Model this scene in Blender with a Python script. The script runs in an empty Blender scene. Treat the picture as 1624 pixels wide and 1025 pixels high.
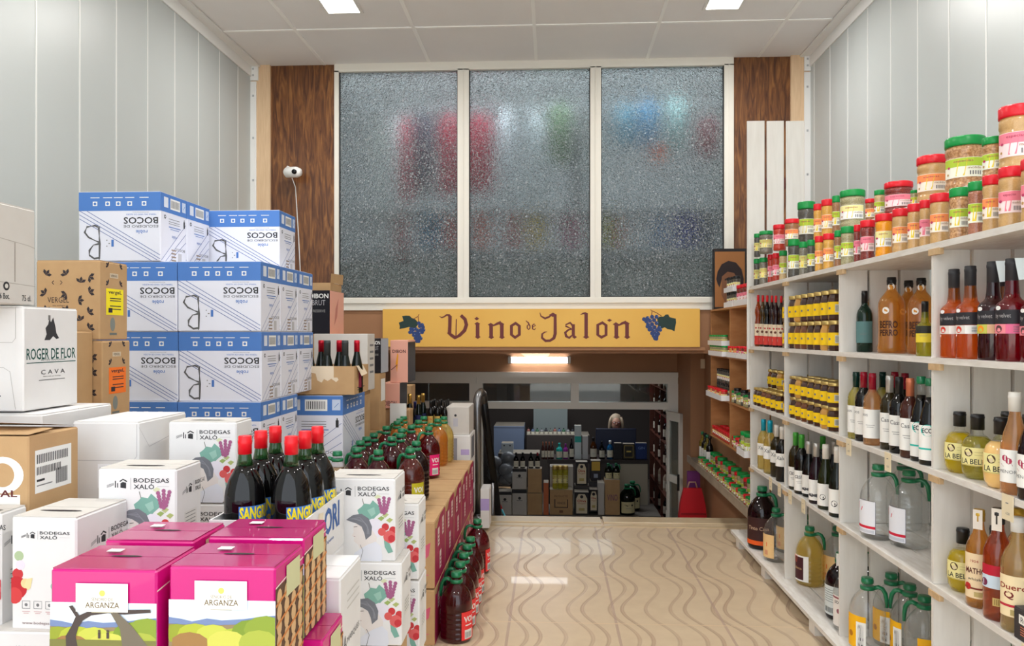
import bpy, math, random
from mathutils import Vector
R = math.radians
rnd = random.Random(7)
# ---------------------------------------------------------------- camera, world, exposure
F = 1220.0; CXP = 812.0; HY = 530.0; YAW = math.atan(63/1220.0); EYE = 1.60
SC = bpy.context.scene; COL = SC.collection
cam = bpy.data.cameras.new('camera'); camo = bpy.data.objects.new('camera', cam); COL.objects.link(camo)
cam.sensor_width = 36; cam.lens = 36*F/1624; cam.shift_y = 17.5/1624
cam.clip_start = .05
camo.location = (0, 0, EYE); camo.rotation_euler = (R(90), 0, YAW); SC.camera = camo
w = bpy.data.worlds.new('daylight'); SC.world = w; w.use_nodes = True
wn = w.node_tree.nodes; wl = w.node_tree.links
bgn = wn['Background']; bgn.inputs['Color'].default_value = (.86, .93, 1, 1); bgn.inputs['Strength'].default_value = 2.2
SC.view_settings.view_transform = 'Standard'; SC.view_settings.look = 'None'
SC.view_settings.exposure = 0.22; SC.view_settings.gamma = 1
SC.cycles.max_bounces = 10; SC.cycles.transmission_bounces = 8; SC.cycles.transparent_max_bounces = 24
SC.cycles.diffuse_bounces = 5; SC.cycles.glossy_bounces = 4
SC.cycles.caustics_reflective = False; SC.cycles.sample_clamp_indirect = 6
SC.cycles.use_denoising = True
sun = bpy.data.lights.new('sun', 'SUN'); sun.energy = 9; sun.angle = R(.6); suno = bpy.data.objects.new('sun', sun); COL.objects.link(suno)
suno.rotation_euler = (R(-38), 0, R(12))     # stands behind the building: it lights the street, not the shop
# ---------------------------------------------------------------- helpers
def area(n, loc, rot, sx, sy, e, c=(1, 1, 1)):
    l = bpy.data.lights.new(n, 'AREA'); l.shape = 'RECTANGLE'; l.size = sx; l.size_y = sy; l.energy = e; l.color = c
    o = bpy.data.objects.new(n, l); COL.objects.link(o); o.location = loc; o.rotation_euler = rot; return o
CT, ST = math.cos(YAW), math.sin(YAW)
def ray(px, py=HY):
    a = (px-CXP)/F
    return (a*CT-ST, a*ST+CT, -(py-HY)/F)
def PY(px, py, Y):
    d = ray(px, py); t = Y/d[1]; return Vector((d[0]*t, Y, EYE+d[2]*t))
def PX(px, py, X):
    d = ray(px, py); t = X/d[0]; return Vector((X, d[1]*t, EYE+d[2]*t))
def PT(px, py, t):
    d = ray(px, py); return Vector((d[0]*t, d[1]*t, EYE+d[2]*t))
def lin(c): c /= 255.0; return c/12.92 if c <= .04045 else ((c+.055)/1.055)**2.4
def rgb(r, g, b): return (lin(r), lin(g), lin(b), 1)
MATS = {}
def mat(name, c, rough=.6, metal=0, trans=0, ior=1.45, coat=0, emit=0, noise=0, nscale=30, c2=None, bump=0, bscale=60, stretch=None, spec=.5):
    if name in MATS: return MATS[name]
    m = bpy.data.materials.new(name); m.use_nodes = True; nt = m.node_tree; b = nt.nodes['Principled BSDF']
    col = rgb(*c); b.inputs['Base Color'].default_value = col; b.inputs['Roughness'].default_value = rough
    b.inputs['Metallic'].default_value = metal; b.inputs['Transmission Weight'].default_value = trans
    b.inputs['IOR'].default_value = ior; b.inputs['Coat Weight'].default_value = coat
    b.inputs['Specular IOR Level'].default_value = spec
    if emit: b.inputs['Emission Color'].default_value = col; b.inputs['Emission Strength'].default_value = emit
    if c2 or bump:
        tc = nt.nodes.new('ShaderNodeTexCoord'); mp = nt.nodes.new('ShaderNodeMapping')
        nt.links.new(tc.outputs['Object'], mp.inputs['Vector'])
        if stretch: mp.inputs['Scale'].default_value = stretch
    if c2:
        n = nt.nodes.new('ShaderNodeTexNoise'); n.inputs['Scale'].default_value = nscale; n.inputs['Detail'].default_value = 5
        nt.links.new(mp.outputs[0], n.inputs['Vector'])
        r = nt.nodes.new('ShaderNodeValToRGB'); r.color_ramp.elements[0].position = .5-noise; r.color_ramp.elements[1].position = .5+noise
        r.color_ramp.elements[0].color = col; r.color_ramp.elements[1].color = rgb(*c2)
        nt.links.new(n.outputs[0], r.inputs[0]); nt.links.new(r.outputs[0], b.inputs['Base Color'])
    if bump:
        n2 = nt.nodes.new('ShaderNodeTexNoise'); n2.inputs['Scale'].default_value = bscale; n2.inputs['Detail'].default_value = 3
        nt.links.new(mp.outputs[0], n2.inputs['Vector'])
        bp = nt.nodes.new('ShaderNodeBump'); bp.inputs['Strength'].default_value = bump; bp.inputs['Distance'].default_value = .002
        nt.links.new(n2.outputs[0], bp.inputs['Height']); nt.links.new(bp.outputs[0], b.inputs['Normal'])
    MATS[name] = m; return m
def C(r, g, b, rough=.6):   # plain paint / ink of one colour
    return mat('ink_%d_%d_%d' % (r, g, b), (r, g, b), rough)
_T = {}
def text_geo(s, bold=0):
    k = (s, bold)
    if k in _T: return _T[k]
    cu = bpy.data.curves.new('t', 'FONT'); cu.body = s; cu.resolution_u = 2; cu.offset = bold
    o = bpy.data.objects.new('t', cu); COL.objects.link(o)
    me = bpy.data.meshes.new_from_object(o.evaluated_get(bpy.context.evaluated_depsgraph_get()))
    vs = [(v.co.x, v.co.y) for v in me.vertices]; fs = [tuple(p.vertices) for p in me.polygons]
    bpy.data.objects.remove(o); bpy.data.curves.remove(cu); bpy.data.meshes.remove(me)
    x0 = min(v[0] for v in vs); x1 = max(v[0] for v in vs); y0 = min(v[1] for v in vs); y1 = max(v[1] for v in vs)
    vs = [((a-x0)/(x1-x0), (b-y0)/(y1-y0)) for a, b in vs]
    _T[k] = (vs, fs); return _T[k]
class MB:
    def __init__(s): s.v = []; s.f = []; s.m = []; s.s = []; s.mats = []
    def mi(s, m):
        if m not in s.mats: s.mats.append(m)
        return s.mats.index(m)
    def add(s, vs, fs, m, smooth=False):
        o = len(s.v); s.v += [tuple(v) for v in vs]; i = s.mi(m)
        for f in fs: s.f.append(tuple(o+k for k in f)); s.m.append(i); s.s.append(smooth)
        return s
    def box(s, x0, y0, z0, x1, y1, z1, m, bev=0, fm=None):
        if bev:
            b = bev; vs = []
            for z, k in ((z0, b), (z0+b, 0), (z1-b, 0), (z1, b)):
                for x, y in ((x0+k, y0+b), (x0+b, y0+k), (x1-b, y0+k), (x1-k, y0+b), (x1-k, y1-b), (x1-b, y1-k), (x0+b, y1-k), (x0+k, y1-b)): vs.append((x, y, z))
            fs = [tuple(reversed(range(8))), tuple(range(24, 32))]
            for l in range(3):
                for i in range(8): j = (i+1) % 8; fs.append((l*8+i, l*8+j, l*8+8+j, l*8+8+i))
            return s.add(vs, fs, m)
        vs = [(x0, y0, z0), (x1, y0, z0), (x1, y1, z0), (x0, y1, z0), (x0, y0, z1), (x1, y0, z1), (x1, y1, z1), (x0, y1, z1)]
        fs = [(3, 2, 1, 0), (4, 5, 6, 7), (0, 1, 5, 4), (1, 2, 6, 5), (2, 3, 7, 6), (3, 0, 4, 7)]
        return s.add(vs, fs, m)
    def lathe(s, prof, m, seg=24, c=(0, 0), sx=1, sy=1, smooth=True, a0=0):
        vs = []; fs = []; n = len(prof)
        for r, z in prof:
            for i in range(seg):
                a = a0+2*math.pi*i/seg; vs.append((c[0]+r*sx*math.cos(a), c[1]+r*sy*math.sin(a), z))
        for l in range(n-1):
            for i in range(seg):
                j = (i+1) % seg; fs.append((l*seg+i, l*seg+j, (l+1)*seg+j, (l+1)*seg+i))
        if prof[0][0] > 1e-5: fs.append(tuple(reversed(range(seg))))
        if prof[-1][0] > 1e-5: fs.append(tuple((n-1)*seg+i for i in range(seg)))
        return s.add(vs, fs, m, smooth)
    def tube(s, path, r, m, seg=10, sx=1):
        path = [Vector(p) for p in path]; vs = []; fs = []; n = len(path)
        rr = r if isinstance(r, (list, tuple)) else [r]*n
        up = Vector((0, 0, 1)); d0 = (path[1]-path[0]).normalized()
        if abs(d0.dot(up)) > .9: up = Vector((1, 0, 0))
        for i, p in enumerate(path):
            d = (path[min(i+1, n-1)]-path[max(i-1, 0)]).normalized()
            a = d.cross(up).normalized(); b = a.cross(d).normalized(); up = b
            for k in range(seg):
                t = 2*math.pi*k/seg; vs.append(p+a*math.cos(t)*rr[i]*sx+b*math.sin(t)*rr[i])
        for l in range(n-1):
            for i in range(seg):
                j = (i+1) % seg; fs.append((l*seg+i, l*seg+j, (l+1)*seg+j, (l+1)*seg+i))
        fs.append(tuple(reversed(range(seg)))); fs.append(tuple((n-1)*seg+i for i in range(seg)))
        return s.add(vs, fs, m, True)
    def ball(s, c, rx, ry, rz, m, seg=16, rings=10):
        pr = [(math.sin(math.pi*k/rings), -math.cos(math.pi*k/rings)) for k in range(rings+1)]
        vs = []; fs = []
        for r, z in pr:
            for i in range(seg):
                a = 2*math.pi*i/seg; vs.append((c[0]+r*rx*math.cos(a), c[1]+r*ry*math.sin(a), c[2]+z*rz))
        for l in range(rings):
            for i in range(seg):
                j = (i+1) % seg; fs.append((l*seg+i, l*seg+j, (l+1)*seg+j, (l+1)*seg+i))
        return s.add(vs, fs, m, True)
    def prism(s, pts, axis, a, b, m):   # pts in the two other axes, extruded from a to b along axis
        def mk(p, k):
            if axis == 'y': return (p[0], k, p[1])
            if axis == 'x': return (k, p[0], p[1])
            return (p[0], p[1], k)
        n = len(pts); vs = [mk(p, a) for p in pts]+[mk(p, b) for p in pts]
        fs = [tuple(range(n)), tuple(reversed(range(n, 2*n)))]+[(i, (i+1) % n, n+(i+1) % n, n+i) for i in range(n)]
        return s.add(vs, fs, m)
    def build(s, name, parent=None, loc=None, label=None, recalc=True):
        me = bpy.data.meshes.new(name); me.from_pydata(s.v, [], s.f)
        for m in s.mats: me.materials.append(m)
        me.polygons.foreach_set('material_index', s.m); me.polygons.foreach_set('use_smooth', s.s); me.update()
        o = bpy.data.objects.new(name, me); COL.objects.link(o)
        if parent: o.parent = parent
        if loc: o.location = loc
        if label: o['label'] = label
        return o
class Flat:     # printed design on a plane
    def __init__(s, mb, o, U, V, W, H, k=.0004):
        s.mb = mb; s.o = Vector(o); s.U = Vector(U); s.V = Vector(V); s.N = s.U.cross(s.V); s.W = W; s.H = H; s.k = k; s.n = 0
    def p(s, u, v, l): return s.o+s.U*(u*s.W)+s.V*(v*s.H)+s.N*(s.k*(l+1))
    def poly(s, pts, m, l=0):
        s.n = (s.n+1) % 48; s.mb.add([s.p(min(max(u, 0), 1), min(max(v, 0), 1), l+s.n*.01) for u, v in pts], [tuple(range(len(pts)))], m); return s
    def rect(s, u0, v0, u1, v1, m, l=0): return s.poly([(u0, v0), (u1, v0), (u1, v1), (u0, v1)], m, l)
    def disc(s, u, v, r, m, l=0, n=14, asp=1): return s.poly([(u+r*math.cos(2*math.pi*i/n)/s.W, v+r*asp*math.sin(2*math.pi*i/n)/s.H) for i in range(n)], m, l)
    def line(s, pts, wd, m, l=0):      # thick polyline, wd in metres (or list)
        P = [(u*s.W, v*s.H) for u, v in pts]; n = len(P); L = []; Rr = []
        for i in range(n):
            a = P[max(i-1, 0)]; b = P[min(i+1, n-1)]; dx, dy = b[0]-a[0], b[1]-a[1]; q = math.hypot(dx, dy) or 1
            k = (wd[i] if isinstance(wd, (list, tuple)) else wd)/2; nx, ny = -dy/q*k, dx/q*k
            L.append(((P[i][0]+nx)/s.W, (P[i][1]+ny)/s.H)); Rr.append(((P[i][0]-nx)/s.W, (P[i][1]-ny)/s.H))
        for i in range(n-1): s.poly([L[i], L[i+1], Rr[i+1], Rr[i]], m, l)
        return s
    def text(s, t, u0, v0, u1, v1, m, l=1, rot=False, bold=0):
        vs, fs = text_geo(t, bold)
        if rot: vs = [(1-a, 1-b) for a, b in vs]
        s.mb.add([s.p(u0+a*(u1-u0), v0+b*(v1-v0), l) for a, b in vs], fs, m); return s
class Cyl(Flat):    # printed design wrapped on a cylinder, u = 0..1 across the arc
    def __init__(s, mb, r, z0, H, arc, phi=-90, r2=None):
        s.mb = mb; s.r = r; s.r2 = r2 or r; s.z0 = z0; s.H = H; s.arc = R(arc); s.phi = R(phi); s.W = r*s.arc; s.k = .0004; s.n = 0
    def p(s, u, v, l):
        a = s.phi+(u-.5)*s.arc; r = s.r+(s.r2-s.r)*v+s.k*(l+1)
        return (r*math.cos(a), r*math.sin(a), s.z0+v*s.H)
    def poly(s, pts, m, l=0):
        s.n = (s.n+1) % 48; s.mb.add([s.p(u, v, l+s.n*.01) for u, v in pts], [tuple(range(len(pts)))], m, True); return s
    def rect(s, u0, v0, u1, v1, m, l=0):
        n = max(1, int(math.ceil(abs(u1-u0)*math.degrees(s.arc)/12))); vs = []; fs = []
        for i in range(n+1):
            u = u0+(u1-u0)*i/n; vs += [s.p(u, v0, l), s.p(u, v1, l)]
        for i in range(n): fs.append((2*i, 2*i+2, 2*i+3, 2*i+1))
        s.mb.add(vs, fs, m, True); return s
def thing(name, label, cat, loc=(0, 0, 0), rz=0, group=None):
    o = bpy.data.objects.new(name, None); o.empty_display_size = .05; COL.objects.link(o)
    o.location = loc; o.rotation_euler = (0, 0, rz); return tag(o, label, cat, group)
LABS = {}
def tag(o, label, cat, group=None):
    n = len(label.split())
    if n > 16 or n < 4: print('LABELLEN', n, label)
    if label in LABS: print('DUPLABEL', label)
    LABS[label] = 1
    o['label'] = label; o['category'] = cat
    if group: o['group'] = group
    return o
def struct(o): o['kind'] = 'structure'; return o
PROTO = {}
def kids(o): return KID.get(o.name, [])
KID = {}
def copy_tree(o, parent=None):
    c = o.copy(); COL.objects.link(c)
    if parent: c.parent = parent
    for ch in list(o.children): copy_tree(ch, c)
    return c
def inst(key, fn, label, loc, rz=0, sc=1, group=None, cat=None):
    if key not in PROTO:
        root = fn(); PROTO[key] = root
    else: root = copy_tree(PROTO[key])
    root.location = loc; root.rotation_euler = (0, 0, rz); root.scale = (sc, sc, sc) if not isinstance(sc, tuple) else sc
    if group: root['group'] = group
    elif 'group' in root: del root['group']
    if cat: root['category'] = cat
    return tag(root, label, root['category'], group)
def proto(name, cat):
    o = bpy.data.objects.new(name, None); o.empty_display_size = .05; COL.objects.link(o); o['category'] = cat; return o
ORD = ['first', 'second', 'third', 'fourth', 'fifth', 'sixth', 'seventh', 'eighth', 'ninth', 'tenth', 'eleventh', 'twelfth', 'thirteenth', 'fourteenth', 'fifteenth', 'sixteenth', 'seventeenth', 'eighteenth', 'nineteenth', 'twentieth', 'twenty-first', 'twenty-second', 'twenty-third', 'twenty-fourth', 'twenty-fifth', 'twenty-sixth']
# common materials
WHITE = C(238, 238, 236); INK = C(40, 40, 44); GREYINK = C(120, 120, 122); BLUE = C(72, 118, 190); CREAM = C(240, 232, 200)
CARD = mat('kraft_cardboard', (196, 160, 116), .8, c2=(184, 148, 106), noise=.3, nscale=12, bump=.15, bscale=150)
WCARD = mat('white_cardboard', (232, 231, 230), .55, c2=(224, 222, 222), noise=.3, nscale=9)
WCARD2 = mat('grey_white_cardboard', (212, 208, 202), .6, c2=(203, 198, 192), noise=.3, nscale=9)
GREENP = mat('green_plastic', (18, 116, 74), .3, coat=.3)
GLID = mat('green_lid', (0, 140, 62), .35); RLID = mat('red_lid', (214, 14, 34), .35); GOLDLID = mat('gold_lid', (206, 178, 108), .3, metal=.7)
REDCAP = mat('red_cap', (226, 22, 34), .35); BLACKCAP = mat('black_cap', (22, 22, 24), .35)
STEEL = mat('brushed_steel', (150, 150, 150), .3, metal=1); CHROME = mat('zinc_steel', (196, 198, 200), .4, metal=.8)
# ================================================================ the setting
def nmath(nt, op, a, b=None):
    n = nt.nodes.new('ShaderNodeMath'); n.operation = op
    for i, v in enumerate((a, b)):
        if v is None: continue
        if isinstance(v, (int, float)): n.inputs[i].default_value = v
        else: nt.links.new(v, n.inputs[i])
    return n.outputs[0]
def floor_mat():
    m = mat('wave_tile', (205, 186, 158), .3, coat=.15); nt = m.node_tree; b = nt.nodes['Principled BSDF']
    g = nt.nodes.new('ShaderNodeNewGeometry'); sp = nt.nodes.new('ShaderNodeSeparateXYZ'); nt.links.new(g.outputs['Position'], sp.inputs[0])
    X, Y = sp.outputs[0], sp.outputs[1]
    ux = nmath(nt, 'DIVIDE', nmath(nt, 'ADD', X, .235), .592); uy = nmath(nt, 'DIVIDE', nmath(nt, 'SUBTRACT', Y, 5.92), .825)
    wave = nmath(nt, 'MULTIPLY', nmath(nt, 'SINE', nmath(nt, 'MULTIPLY', uy, 6.2832)), .105)
    f = nmath(nt, 'FRACT', nmath(nt, 'ADD', ux, wave))
    rp = nt.nodes.new('ShaderNodeValToRGB'); nt.links.new(f, rp.inputs[0]); el = rp.color_ramp.elements
    el[0].position = 0; el[0].color = (0, 0, 0, 1); el[1].position = 1; el[1].color = (0, 0, 0, 1)
    for c, h in ((.07, .85), (.19, 1), (.42, .7), (.66, .8), (.80, .95)):
        for p, v in ((c-.022, 0), (c-.010, h), (c+.004, h*.5), (c+.014, h*.8), (c+.024, 0)):
            e = el.new(p); e.color = (v, v, v, 1)
    fx = nmath(nt, 'FRACT', ux); fy = nmath(nt, 'FRACT', uy)
    jx = nmath(nt, 'GREATER_THAN', nmath(nt, 'ABSOLUTE', nmath(nt, 'SUBTRACT', fx, .5)), .487)
    jy = nmath(nt, 'GREATER_THAN', nmath(nt, 'ABSOLUTE', nmath(nt, 'SUBTRACT', fy, .5)), .4945)
    n = nt.nodes.new('ShaderNodeTexNoise'); n.inputs['Scale'].default_value = 9; n.inputs['Detail'].default_value = 8; nt.links.new(g.outputs['Position'], n.inputs['Vector'])
    def mix(fac, a, bb):
        q = nt.nodes.new('ShaderNodeMix'); q.data_type = 'RGBA'; nt.links.new(fac, q.inputs[0])
        for s_, v in ((q.inputs[6], a), (q.inputs[7], bb)):
            if isinstance(v, tuple): s_.default_value = v
            else: nt.links.new(v, s_)
        return q.outputs[2]
    base = mix(n.outputs[0], rgb(216, 196, 166), rgb(196, 174, 146))
    c1 = mix(nmath(nt, 'MULTIPLY', rp.outputs[0], .62), base, rgb(150, 118, 100))
    c2 = mix(nmath(nt, 'MULTIPLY', jx, .7), c1, rgb(172, 146, 132)); c3 = mix(jy, c2, rgb(216, 190, 156))
    nt.links.new(c3, b.inputs['Base Color'])
    bp = nt.nodes.new('ShaderNodeBump'); bp.inputs['Strength'].default_value = .5; bp.inputs['Distance'].default_value = .003
    nt.links.new(nmath(nt, 'MULTIPLY', nmath(nt, 'ADD', rp.outputs[0], jx), -1), bp.inputs['Height']); nt.links.new(bp.outputs[0], b.inputs['Normal'])
    return m
XL, XR, YB = -2.853, 2.36, 7.2; ZC = 4.155
PANEL = mat('coated_wall_panel', (186, 191, 190), .38, c2=(182, 187, 186), noise=.3, nscale=2)
RIB = mat('panel_joint', (222, 223, 220), .4)
BROWN = mat('brown_plaster', (166, 122, 88), .7, c2=(158, 114, 82), noise=.3, nscale=4, bump=.2, bscale=80)
WFRAME = mat('white_frame_paint', (228, 224, 214), .4)
PILASTER = mat('pale_wood', (226, 196, 160), .5, c2=(214, 182, 146), noise=.2, nscale=12, stretch=(8, 8, .6))
CEIL = mat('ceiling_tile', (243, 242, 242), .75, c2=(239, 238, 238), noise=.3, nscale=3)
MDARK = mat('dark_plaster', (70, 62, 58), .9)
struct(MB().box(-3.2, -1.2, -.25, 2.7, 6.68, 0, floor_mat()).build('floor'))
NOSE = mat('stone_nosing', (214, 194, 162), .2, coat=.3, c2=(204, 182, 148), noise=.3, nscale=8)
mb = MB(); mb.box(-1.75, 6.40, .0005, .42, 6.49, .006, NOSE); mb.box(-1.75, 6.50, .0005, .42, 6.70, .014, NOSE, bev=.004)
mb.box(.435, 6.40, .0005, 2.3, 6.49, .008, NOSE); mb.box(.435, 6.50, .0005, 2.3, 6.70, .018, NOSE, bev=.004)
struct(mb.build('trim_1'))
struct(MB().box(-14, -16, -.3, 14, -1.2, -.05, mat('street_paving', (205, 200, 190), .8)).build('floor'))
for sx, nm in ((XL, 'wall_left'), (XR, 'wall_right')):
    mb = MB(); s = -1 if sx < 0 else 1
    mb.box(min(sx, sx+.1*s), -.9, -.2, max(sx, sx+.1*s), 7.35, ZC, PANEL)
    y = -.7 + (.11 if s < 0 else .3)
    while y < 7.1:
        mb.box(min(sx, sx-.003*s), y, 0, max(sx, sx-.003*s), y+.012, ZC-.1, RIB); y += .392
    struct(mb.build(nm))
    t = MB(); t.box(min(sx, sx-.012*s), -.9, ZC-.115, max(sx, sx-.012*s), 7.2, ZC-.005, WHITE); t.box(min(sx, sx-.09*s), -.9, ZC-.02, max(sx, sx-.09*s), 7.2, ZC-.004, WHITE)
    struct(t.build('trim_%d' % (2 if s < 0 else 3)))
mb = MB(); mb.box(-3.0, -.9, ZC, 2.5, 10, ZC+.15, CEIL); CJ = mat('ceiling_joint', (255, 255, 253), .4)
for x in (-2.15, -1.15, -.145, .88, 1.9): mb.box(x-.014, -.9, ZC-.006, x+.014, 7.19, ZC+.01, CJ)
for y in (6.36, 5.52, 4.68, 3.84, 3.0, 2.16, 1.32): mb.box(XL+.09, y-.014, ZC-.0058, XR-.09, y+.014, ZC+.01, CJ)
struct(mb.build('ceiling'))
def pw(px, py=HY, Y=YB): return PY(px, py, Y)
def zat(py, px=812, Y=YB): return PY(px, py, Y).z
# window wall pieces
Z1, Z0 = 4.14, 1.60+(530-472)/F*7.25
xs = [pw(v).x for v in (405, 430, 531, 538, 726, 744, 936, 953, 1148, 1163, 1253, 1283)]
mb = MB(); mb.box(XL, 7.17, 0, xs[1], 7.3, ZC, PILASTER); struct(mb.build('trim_4'))
mb = MB(); mb.box(xs[10], 7.17, 0, XR, 7.3, ZC, PILASTER); struct(mb.build('trim_5'))
for i, (x, s) in enumerate(((XL, 1), (XR, -1))):
    mb = MB(); a, b = sorted((x, x+.055*s)); mb.box(a, 7.155, .4, b, 7.168, ZC-.16, WHITE); mb.box(a, 7.15, ZC-.15, b+(.02 if s > 0 else 0), 7.168, ZC-.01, WHITE)
    for z in (3.85, 3.45, 3.05, 2.65, 2.25): mb.box((a+b)/2-.008, 7.15, z, (a+b)/2+.008, 7.156, z+.018, CHROME)
    for z in (ZC-.05, ZC-.11): mb.box((a+b)/2-.008, 7.145, z, (a+b)/2+.008, 7.151, z+.016, CHROME)
    struct(mb.build('trim_%d' % (6+i)))
OSB = mat('brown_wood_panel', (134, 84, 40), .42, coat=.35)
nt = OSB.node_tree; b_ = nt.nodes['Principled BSDF']; tc = nt.nodes.new('ShaderNodeTexCoord'); mp = nt.nodes.new('ShaderNodeMapping'); mp.inputs['Scale'].default_value = (26, 26, 3.2)
nn = nt.nodes.new('ShaderNodeTexNoise'); nn.inputs['Scale'].default_value = 1; nn.inputs['Detail'].default_value = 6; nn.inputs['Distortion'].default_value = 1.4
cr = nt.nodes.new('ShaderNodeValToRGB'); e = cr.color_ramp.elements; e[0].position = .32; e[0].color = rgb(74, 40, 20); e[1].position = .7; e[1].color = rgb(144, 96, 50)
q = e.new(.5); q.color = rgb(106, 64, 32)
nt.links.new(tc.outputs['Object'], mp.inputs[0]); nt.links.new(mp.outputs[0], nn.inputs['Vector']); nt.links.new(nn.outputs[0], cr.inputs[0]); nt.links.new(cr.outputs[0], b_.inputs['Base Color'])
mb = MB(); mb.box(xs[1], 7.2, Z0-.119, xs[2], 7.28, ZC, OSB); struct(mb.build('wall_back'))
mb = MB(); mb.box(xs[9], 7.2, Z0-.119, xs[10], 7.28, ZC, OSB); struct(mb.build('wall_back'))
mb = MB(); mb.box(xs[2], 7.18, Z1-.06, xs[9], 7.27, ZC, WFRAME); mb.box(xs[2], 7.18, Z0-.12, xs[9], 7.27, Z0, WFRAME)
mb.box(xs[2], 7.165, Z0-.055, xs[9], 7.18, Z0-.012, WFRAME)
for a, b in ((2, 3), (4, 5), (6, 7), (8, 9)): mb.box(xs[a], 7.18, Z0, xs[b], 7.27, Z1-.05, WFRAME)
for a in (4.35, 6.35, 8.35):
    i = int(a); x = xs[i]+(xs[i+1]-xs[i])*.5; mb.box(x-.004, 7.174, Z0, x+.004, 7.181, Z1-.05, WFRAME)
mb.box(pw(495).x, 7.12, Z0-.15, pw(540).x, 7.25, Z0-.09, mat('grey_sill', (170, 160, 146), .6))
struct(mb.build('trim_8'))
# textured glass
GT = mat('textured_glass', (196, 208, 210), .2, trans=1, ior=1.35); nt = GT.node_tree; b_ = nt.nodes['Principled BSDF']
g = nt.nodes.new('ShaderNodeNewGeometry'); v1 = nt.nodes.new('ShaderNodeTexVoronoi'); v1.inputs['Scale'].default_value = 62; v1.inputs['Randomness'].default_value = 1
nz = nt.nodes.new('ShaderNodeTexNoise'); nz.inputs['Scale'].default_value = 40; nz.inputs['Detail'].default_value = 2
ad = nt.nodes.new('ShaderNodeVectorMath'); ad.operation = 'MULTIPLY_ADD'; ad.inputs[1].default_value = (.03, .03, .03)
nt.links.new(g.outputs['Position'], nz.inputs['Vector']); nt.links.new(nz.outputs['Color'], ad.inputs[0]); nt.links.new(g.outputs['Position'], ad.inputs[2]); nt.links.new(ad.outputs[0], v1.inputs['Vector'])
bp = nt.nodes.new('ShaderNodeBump'); bp.inputs['Strength'].default_value = .8; bp.inputs['Distance'].default_value = .02
nt.links.new(v1.outputs['Distance'], bp.inputs['Height']); nt.links.new(bp.outputs[0], b_.inputs['Normal'])
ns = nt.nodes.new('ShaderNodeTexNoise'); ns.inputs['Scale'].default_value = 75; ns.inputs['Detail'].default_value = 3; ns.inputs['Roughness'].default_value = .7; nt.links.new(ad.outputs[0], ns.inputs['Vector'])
rs = nt.nodes.new('ShaderNodeValToRGB'); rs.color_ramp.elements[0].position = .52; rs.color_ramp.elements[1].position = .72; rs.color_ramp.elements[0].color = (.03, .03, .03, 1); rs.color_ramp.elements[1].color = (.75, .75, .75, 1); nt.links.new(ns.outputs[0], rs.inputs[0])  # pale diffuse specks painted in as sparkle on the glass facets
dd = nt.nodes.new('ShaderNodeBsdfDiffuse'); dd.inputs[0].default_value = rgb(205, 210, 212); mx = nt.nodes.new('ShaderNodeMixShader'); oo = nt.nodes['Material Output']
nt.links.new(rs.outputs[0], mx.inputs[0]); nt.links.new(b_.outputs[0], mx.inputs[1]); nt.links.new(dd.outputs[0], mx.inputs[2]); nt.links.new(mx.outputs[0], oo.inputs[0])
BLK = C(26, 28, 32, .5)
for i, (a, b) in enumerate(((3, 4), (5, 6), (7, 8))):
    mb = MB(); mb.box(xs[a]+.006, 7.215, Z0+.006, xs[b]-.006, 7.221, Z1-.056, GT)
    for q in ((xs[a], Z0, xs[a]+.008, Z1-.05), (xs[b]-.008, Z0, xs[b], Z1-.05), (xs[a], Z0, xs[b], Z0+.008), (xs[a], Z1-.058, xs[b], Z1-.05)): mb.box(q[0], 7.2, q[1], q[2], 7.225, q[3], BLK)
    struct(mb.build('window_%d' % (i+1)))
# room behind the textured glass
UG = mat('upstairs_wall', (176, 180, 182), .9)
mb = MB(); mb.box(-3.0, 9.5, 1.75, 2.5, 9.6, ZC, UG); struct(mb.build('wall_back'))
mb = MB(); mb.box(-3.0, 7.28, 1.70, 2.5, 9.6, 1.80, UG); struct(mb.build('ceiling'))
struct(MB().box(-3.0, 7.3, 1.8, -2.9, 9.5, ZC, UG).build('wall_left')); struct(MB().box(2.4, 7.3, 1.8, 2.5, 9.5, ZC, UG).build('wall_right'))
# beam, lower walls, stairwell
XW = 1.62; XS = -1.78
mb = MB(); mb.box(XS, 7.2, 1.42, XW+.12, 7.3, Z0-.12, BROWN); mb.box(xs[1], 7.2, 0, XS, 7.3, Z0-.12, BROWN); mb.box(XW+.12, 7.2, 0, xs[10], 7.3, Z0-.12, BROWN)
struct(mb.build('wall_back'))
struct(MB().box(XL-.1, 6.68, -.25, XS-.12, 7.35, -.002, NOSE).build('floor')); struct(MB().box(XW+.12, 6.68, -.25, XR+.1, 7.35, -.002, NOSE).build('floor'))
struct(MB().box(XW, 6.72, -1.0, XW+.12, 8.25, 1.7, BROWN).build('wall_right')); struct(MB().box(1.47, 8.25, -1.0, XW+.12, 9.1, 1.7, BROWN).build('wall_right')); struct(MB().box(XS-.12, 7.3, -1.0, XS, 9.1, 1.7, BROWN).build('wall_left'))
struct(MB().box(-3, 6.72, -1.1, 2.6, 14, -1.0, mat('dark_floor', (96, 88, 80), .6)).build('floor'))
mb = MB()
for k in range(4): mb.box(XS+.13, 6.705+.3*k, -1.0, XW-.01, 7.005+.3*k, -.2*(k+1), NOSE)
struct(mb.build('floor'))
YD = 9.1; zz = lambda py: PY(812, py, YD).z; xx = lambda px: PY(px, 600, YD).x
struct(MB().box(-3, YD, zz(590), 2.6, YD+.12, 1.7, BROWN).build('wall_back'))
mb = MB(); mb.box(xx(1075), YD, -1, 2.6, YD+.12, zz(590), BROWN); mb.box(-3, YD, -1, xx(615), YD+.12, zz(590), BROWN); struct(mb.build('wall_back'))
mb = MB()
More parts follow.
